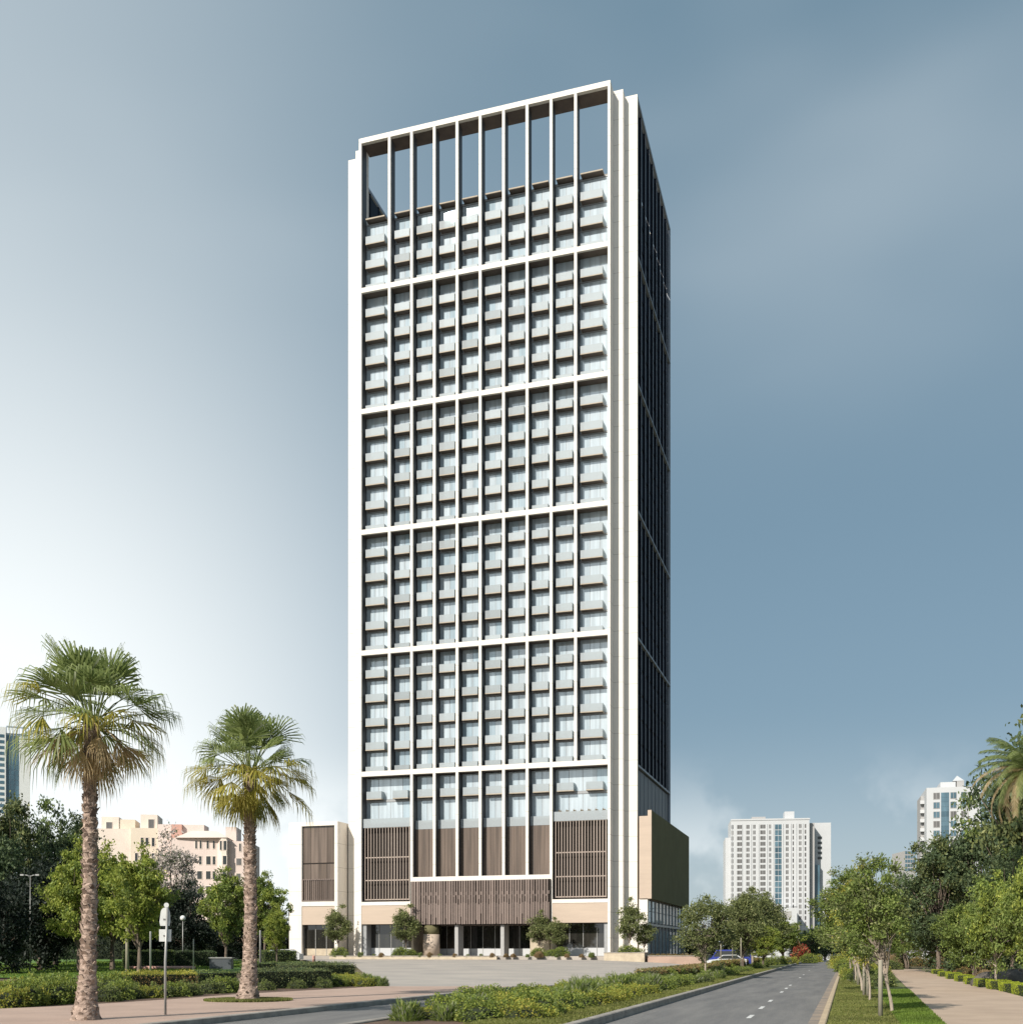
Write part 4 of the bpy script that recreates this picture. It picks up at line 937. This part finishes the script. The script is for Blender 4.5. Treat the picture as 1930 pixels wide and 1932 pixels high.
lamp(1507, 180, 1745, 'tall pale lamp pole at the bend of the road', (-1,), 'post', .22)
lamp(1478, 230, 1712, 'double-headed dark lamp in front of the white hotel', (-1.8,1.8), 'metal', .18)
for px, Yd, yt, lab in ((345,100,1733,'thin post with white globe right of the traffic sign'),):
    x = GX(px,Yd); z = gz(x,Yd); H = (HY-yt)/FP*Yd+EYE-z; t = thing('globe_lamp', lab, 'street lamp', (x,Yd,z))
    MB().tube([(0,0,0),(0,0,H)],[.05,.04],8).build('pole', M['metal'], t)
    b = MB(); b.tube([(0,0,H+.25*math.sin(a)) for a in [-1.5,-1,-.5,0,.5,1,1.5]], [.25*math.cos(a)+.002 for a in [-1.5,-1,-.5,0,.5,1,1.5]], 12); b.build('globe', M['globe'], t)
b = MB(); b.tube([(0,0,0),(0,0,.75),(0,0,.8)], [.16,.16,.1], 14); o = b.build('bollard', M['terra']); o.location = (GX(592,118),118,gz(GX(592,118),118)+.1); tag(o, 'dark red bollard beside the left wing of the tower', 'bollard')
# utility box
t = thing('utility_cabinet', 'grey metal cabinet behind the hedges left of the smaller palm', 'cabinet', (GX(418,92), 92, gz(GX(418,92),92)+.1))
MB().box(-.9,.9,-.4,.4,0,1.0).build('body', M['sidepanel'], t); MB().box(-.98,.98,-.48,.48,1.003,1.1).build('lid', M['metal'], t)
# log / low timber edge
b = MB(); b.tube([(0,0,.15),(5.8,.2,.15)],[.16,.16],10); o = b.build('timber_edging', M['terra']); o.location = (GX(236,92),92,gz(GX(236,92),92)+.15); tag(o, 'reddish horizontal log edging in front of the back hedge', 'log')
# cars
def car(px, Yd, label, paint, rz, van=False, name='parked_car', cat='car'):
    x = GX(px,Yd); t = thing(name, label, cat, (x,Yd,gz(x,Yd)+.08), rz)
    if van: prof = [(-2.4,.35),(2.4,.35),(2.45,.9),(2.1,1.15),(1.6,2.0),(-2.3,2.05),(-2.42,1.2)]; win = [(1.95,1.2),(1.52,1.85),(-2.2,1.88),(-2.2,1.2)]
    else: prof = [(-2.15,.32),(2.15,.32),(2.2,.65),(2.0,.85),(1.05,.95),(.45,1.42),(-1.1,1.45),(-1.8,1.0),(-2.15,.95)]; win = [(.95,.98),(.4,1.36),(-1.05,1.38),(-1.6,1.0)]
    MB().profile(prof, -.85, .85).build('body', paint, t); MB().profile(win, -.86, .86).build('side_windows', M['dkwin'], t)
    for yy in (-1.4,1.4):
        for sx in (-.86,.86):
            w = MB().tube([(sx-.1,yy,.33),(sx+.1,yy,.33)],[.33,.33],18).build('wheel', M['tyre'], t); MB().tube([(sx-.11,yy,.33),(sx+.11,yy,.33)],[.18,.18],12).build('rim', M['metal'], w)
    for sx in (-.55,.55): MB().box(sx-.15,sx+.15,(2.43 if van else 2.17),(2.47 if van else 2.22),.65,.8).build('headlight', M['globe'], t)
car(1379, 128, 'blue car parked behind the street trees', M['carblue'], R(75), True, 'parked_van', 'van')
car(1371, 124, 'low silver car in front of the blue van', M['carwhite'], R(80))
car(533, 122, 'white car parked left of the tower wing', M['carwhite'], R(85))
car(300, 138, 'pale car parked in the shade behind the sign post', M['carwhite'], R(88))
car(262, 139, 'dark car parked in the shade right of the big palm', M['cardark'], R(88))
car(1581, 214, 'small far car on the road end', M['cardark'], R(-17))
# shaded pavilion at left
t = thing('garden_pavilion', 'low dark flat-roofed pavilion in the shade behind the big palm', 'pavilion', (GX(100,145), 145, gz(GX(100,145),145)))
MB().box(0,16,0,6,0,2.9).build('wall', M['shed'], t); MB().box(-.6,16.6,-1,6.5,2.903,3.2).build('roof', M['signwhite'] if False else M['metal'], t)
MB().box(1,4,-.05,-.003,.9,2.4).build('window', M['teal'], t); MB().box(6,9,-.05,-.003,.9,2.4).build('window', M['teal'], t)
for k in range(5): MB().tube([(k*4,-.8,0),(k*4,-.8,2.9)],[.07,.07],8).build('column', M['signwhite'], t)

# ------------------------------------------------------------------ distant buildings
def face_building(name, label, cat, Yd, x0px, x1px, ytop, rz, depth, zbase=-4.5):
    """box whose front runs from x0px to x1px; returns thing, width, height, px->local helpers"""
    X0 = GX(x0px, Yd); t = thing(name, label, cat, (X0, Yd, zbase), rz)
    def L(px, v=0.):    # local x of a pixel on the front plane
        r = (px-CX)/FP; c, s = math.cos(rz), math.sin(rz)
        return (r*(Yd+c*v)-X0+s*v)/(c-s*r)
    def Zl(py, x=0, v=0.): return (HY-py)/FP*(Yd+math.sin(rz)*x+math.cos(rz)*v)+EYE-zbase
    return t, L, Zl
# white hotel
A17 = -R(8)
t, L, Zl = face_building('white_hotel', 'broad white hotel block with a blue glass strip beyond the street trees', 'building', 600, 1379, 1527, 1549, A17, 30)
w = L(1527); top = Zl(1549)
MB().box(0, w, 0, 28, 0, top).build('wall', M['hotelwhite'], t)
MB().box(.0, w+.3, -.3, 28.2, top+.003, top+.8).build('roof_parapet', M['hotelwhite'], t)
a = L(1369); MB().box(a, -.003, 3, 26, 0, Zl(1580)).build('stair_tower', M['hotelwhite'], t)
MB().box(w+.303, w+3.2, 4, 30, 0, top-1.5).build('grey_side_wall', M['hotelgrey'], t)
MB().box(w+3.203, w+13, 12, 40, 0, top-.5).build('rear_block', M['hotelwhite'], t)
MB().box(w+3.3, w+6.5, 8, 11.9, 0, Zl(1632)).build('glass_fin', M['blueglass'], t)
for k in range(5): MB().box(w+6.0, w+8.2, 11.85, 11.99, Zl(1582+k*9.6), Zl(1577+k*9.6)).build('rear_window', M['dkwin'], t)
MB().box(L(1482), L(1500), 4, 12, top+.9, top+5).build('roof_house', M['hotelwhite'], t); MB().box(L(1420), L(1446), 6, 16, top+.9, top+2.6).build('roof_plant', M['hotelgrey'], t)
cols = [(535,22),(608,56),(686,34),(749,26),(832,54),(903,22),(1069,28),(1128,15),(1196,26),(1247,18)]
order_ = []
for r in range(18):
    for ci, (zx, zw) in enumerate(cols):
        px = 1278+zx*.1936; pw = zw*.1936; py = 1465+(477+55.6*r)*.1936
        order_.append((zw, ci, r, px, pw, py))
order_.sort(key=lambda q: (-q[0], q[2])); rest = MB()
for q, (zw, ci, r, px, pw, py) in enumerate(order_):
    xa, xb = L(px-pw/2), L(px+pw/2); za, zb = Zl(py+7.2), Zl(py)
    tgt = MB() if q < 100 else rest
    m_ = 2 if zw > 20 else 1
    for k in range(m_): tgt.box(xa+(xb-xa)*k/m_+.08, xa+(xb-xa)*(k+1)/m_-.08, -.06, -.01, za, zb)
    if q < 100: tgt.build('window', M['hotelwin'], t)
tag(rest.build('window', M['hotelwin'], t), kind='stuff')
g = MB()
for r in range(14):
    py = 1465+(477+55.6*r)*.1936
    for k in range(2): a, c = L(1461.6), L(1474.7); g.box(a+(c-a)*k/2+.1, a+(c-a)*(k+1)/2-.1, -.12, -.01, Zl(py+9.4), Zl(py))
g.build('blue_glass_strip', M['blueglass'], t)
b = MB()
for px in (1381, 1400, 1417, 1431, 1447, 1459, 1477, 1492, 1502, 1514): b.box(L(px)-.12, L(px)+.12, -.35, -.003, Zl(1735), top-2)
b.build('pilaster', M['hotelwhite'], t)
MB().box(L(1455), L(1498), -14, -.5, 0, Zl(1716)).build('podium', M['hotelwhite'], t); MB().box(L(1460), L(1488), -14.1, -14.0, Zl(1735), Zl(1722)).build('podium_window', M['hotelgrey'], t)
# right-hand tower block
t, L, Zl = face_building('white_tower_block', 'white tower block with a blue glass strip behind the right-hand trees', 'building', 350, 1748, 1850, 1487, -R(15), 20)
w = L(1850); top = Zl(1487)
MB().box(0, w, 0, 22, 0, top).build('wall', M['hotelwhite'], t)
b = MB(); a = L(1737, 8); MB().box(a, -.003, 8, 20, 0, Zl(1496)).build('side_wall', M['hotelgrey'], t)
for k in range(9):
    z = Zl(1512+k*17.7)
    MB().box(a-.3, -.01, 6.6, 7.99, z, z+.25).box(a-.3, -.01, 6.6, 6.7, z+.25, z+1.1).build('balcony', M['hotelwhite'], t)
for r in range(9):
    for (a0, a1) in ((612,682),(793,861),(907,964)):
        z1_ = Zl(1278+(1232+100*r)*.1774); z0_ = Zl(1278+(1303+100*r)*.1774)
        x0_, x1_ = L(1652+a0*.1774), L(1652+a1*.1774)
        o = MB().box(x0_, x1_, -.1, -.01, z0_, z1_).build('window', M['hotelgrey'], t)
        MB().box(x0_+.1, (x0_+x1_)/2-.05, -.14, -.103, z0_+.15, z1_-.15).box((x0_+x1_)/2+.05, x1_-.1, -.14, -.103, z0_+.15, z1_-.15).build('pane', M['blueglass'] if (r+a0) % 3 else M['hotelwin'], o)
g = MB()
for r in range(20): g.box(L(1775.3), L(1790.4), -.12, -.01, Zl(1497+r*9+8.7), Zl(1497+r*9))
g.build('blue_glass_strip', M['blueglass'], t)
MB().box(L(1777), L(1806), 4, 14, top+.003, Zl(1474)).build('roof_house', M['hotelwhite'], t)
MB().box(L(1808), L(1822), 4, 12, top+.003, Zl(1473)).build('plant_room', M['hotelgrey'], t)
xc = L(1812); zz = Zl(1472.5); b = MB(); b.add([(L(1800),4,zz),(L(1823),4,zz),(L(1823),12,zz),(L(1800),12,zz),(xc,8,Zl(1459))], [(0,1,4),(1,2,4),(2,3,4),(3,0,4),(0,3,2,1)]); b.build('pointed_roof', M['hotelwhite'], t)
# little teal glass block
t, L, Zl = face_building('teal_glass_block', 'small teal glass block between tree crowns left of the right tower', 'building', 420, 1707, 1727, 1604, 0, 15)
MB().box(0, L(1727), 0, 14, 0, Zl(1606)).build('wall', M['hotelgrey'], t)
for k in range(4):
    a = L(1707)+(L(1727)-L(1707))*k/4
    for r in range(5): MB().box(a+.1, a+.9, -.1, -.01, Zl(1612+r*8), Zl(1606.5+r*8)).build('window', M['blueglass'], t)
# blue glass tower at far left
t, L, Zl = face_building('blue_glass_tower', 'blue and white glass tower at the left edge above the dark trees', 'building', 300, -30, 56, 1374, R(25), 20)
w = L(56); top = Zl(1380)
MB().box(0, w, 0, 20, 0, top).build('wall', M['ltblue'], t)
xg0, xg1 = L(12), L(36)
for r in range(16):
    for k in range(3):
        a = xg0+(xg1-xg0)*k/3; MB().box(a+.08, a+(xg1-xg0)/3-.08, -.15, -.01, Zl(1384+r*9.5+8.6), Zl(1384+r*9.5)).build('window', M['blueglass'], t)
MB().box(L(36.3), w+.1, -.6, -.01, 0, top-1).build('white_fin', M['signwhite'], t); MB().box(L(-30), L(11), -.6, -.01, 0, top+1.5).build('white_side', M['signwhite'], t)
for r in range(14): MB().box(L(-6), L(8), -.66, -.603, Zl(1384+r*11+6), Zl(1384+r*11)).build('window', M['blueglass'], t)
b = MB()
for k in range(8): a = xg0+(L(54)-xg0)*k/7; b.box(a-.1, a+.1, -.5, .2, top, top+1.6)
b.box(xg0, L(54), -.6, .3, top+1.6, top+1.9); b.build('roof_frame', M['ltblue'], t)
# beige and pink buildings
def Z2(zx, zy): return 187+zx*.2261, 1496+zy*.2261
t, L, Zl = face_building('beige_building', 'beige flat-roofed apartment building behind the light green trees', 'building', 232, 187, 330, 1560, R(10), 16)
def blk(x0, x1, y1, v0, v1, name, m, y0=1900):
    pa, pb = Z2(x0,0)[0], Z2(x1,0)[0]; MB().box(L(pa,v0), L(pb,v0), v0, v1, max(0, Zl(Z2(0,y0)[1])), Zl(Z2(0,y1)[1])).build(name, m, t)
def win(x0, x1, y0, y1, v=0., m='dkwin', depth=.12):
    pa, pb = Z2(x0,0)[0], Z2(x1,0)[0]; a, c = L(pa,v), L(pb,v); z1_, z0_ = Zl(Z2(0,y0)[1]), Zl(Z2(0,y1)[1])
    o = MB().box(a-.12, c+.12, v-.06, v-.005, z0_-.12, z1_+.12).build('window', M['cream'], t); MB().box(a, c, v-.09, v-.062, z0_, z1_).build('pane', M[m], o)
blk(265, 600, 288, 0, 14, 'wall', M['beige']); blk(-40, 264.8, 296, .6, 14, 'side_wall', M['cream'])
blk(20, 165, 186, 3, 10, 'roof_house', M['cream'], 296); blk(165.3, 300, 205, 3.2, 10, 'roof_house', M['beige'], 288); blk(346, 487, 165, 2, 10, 'roof_tower', M['cream'], 288)
win(60,108,232,285,3,'hotelwin'); win(412,458,206,286,2,'hotelwin')
for a in (348, 388, 440): win(a, a+22, 370, 440)
for a in (300, 348, 388, 440, 500, 550):
    for r in (1, 2, 3): win(a, a+22, 370+r*130, 440+r*130)
t, L, Zl = face_building('pink_building', 'pink apartment building with small dark windows left of the smaller palm', 'building', 226, 330, 465, 1580, R(4), 16)
blk(600, 990, 378, 0, 14, 'wall', M['pink']); 
pa, pb, pc = L(Z2(990,0)[0]), L(Z2(1072,0)[0]), L(Z2(1250,0)[0]); zt = Zl(Z2(0,378)[1])
MB().prism([(pa+.003,0),(pa+1.0,-1.2),(pb-.003,-1.2),(pb-.003,10),(pa+.003,10)], 0, zt).build('corner_bay', M['cream'], t)
MB().box(pb, pc, .4, 14, 0, Zl(Z2(0,400)[1])).build('side_wing', M['pink'], t)
# hipped roof
b = MB(); a0 = L(Z2(650,0)[0]); rz1 = Zl(Z2(0,300)[1])
b.add([(a0-.3,-.5,zt+.01),(pb+.3,-1.5,zt+.01),(pb+.3,10,zt+.01),(a0-.3,10,zt+.01),(a0+2,4,rz1),(pb-3,4,rz1)], [(0,1,5,4),(1,2,5),(2,3,4,5),(3,0,4),(0,3,2,1)]); b.build('roof', M['cream'], t)
blk(490, 604, 228, 8, 13, 'roof_house', M['pink']); blk(605, 690, 232, 7, 12, 'roof_house', M['terra']); blk(690.5, 876, 230, 8, 13, 'roof_house', M['pink']); blk(1056, 1145, 256, 6, 12, 'roof_house', M['pink'])
for y0, y1, xs_ in ((400,465,((803,818),(840,855),(898,915),(950,966))),(530,598,((835,855),(895,930),(948,970))),(655,720,((820,858),(893,930),(948,970))),(780,845,((760,790),(820,858),(893,930),(948,970)))):
    for a, c in xs_: win(a, c, y0, y1)
for y0, y1, xs_ in ((405,480,((1006,1026),(1036,1066))),(530,600,((1030,1066),)),(655,720,((1028,1064),))):
    for a, c in xs_: win(a+3, c-3, y0, y1, -1.2)
for y0, y1, a, c in ((420,485,1168,1184),(545,600,1146,1186),(672,730,1146,1180)): win(a, c, y0, y1, .4, 'hotelwin')
print('objects', len(bpy.data.objects))
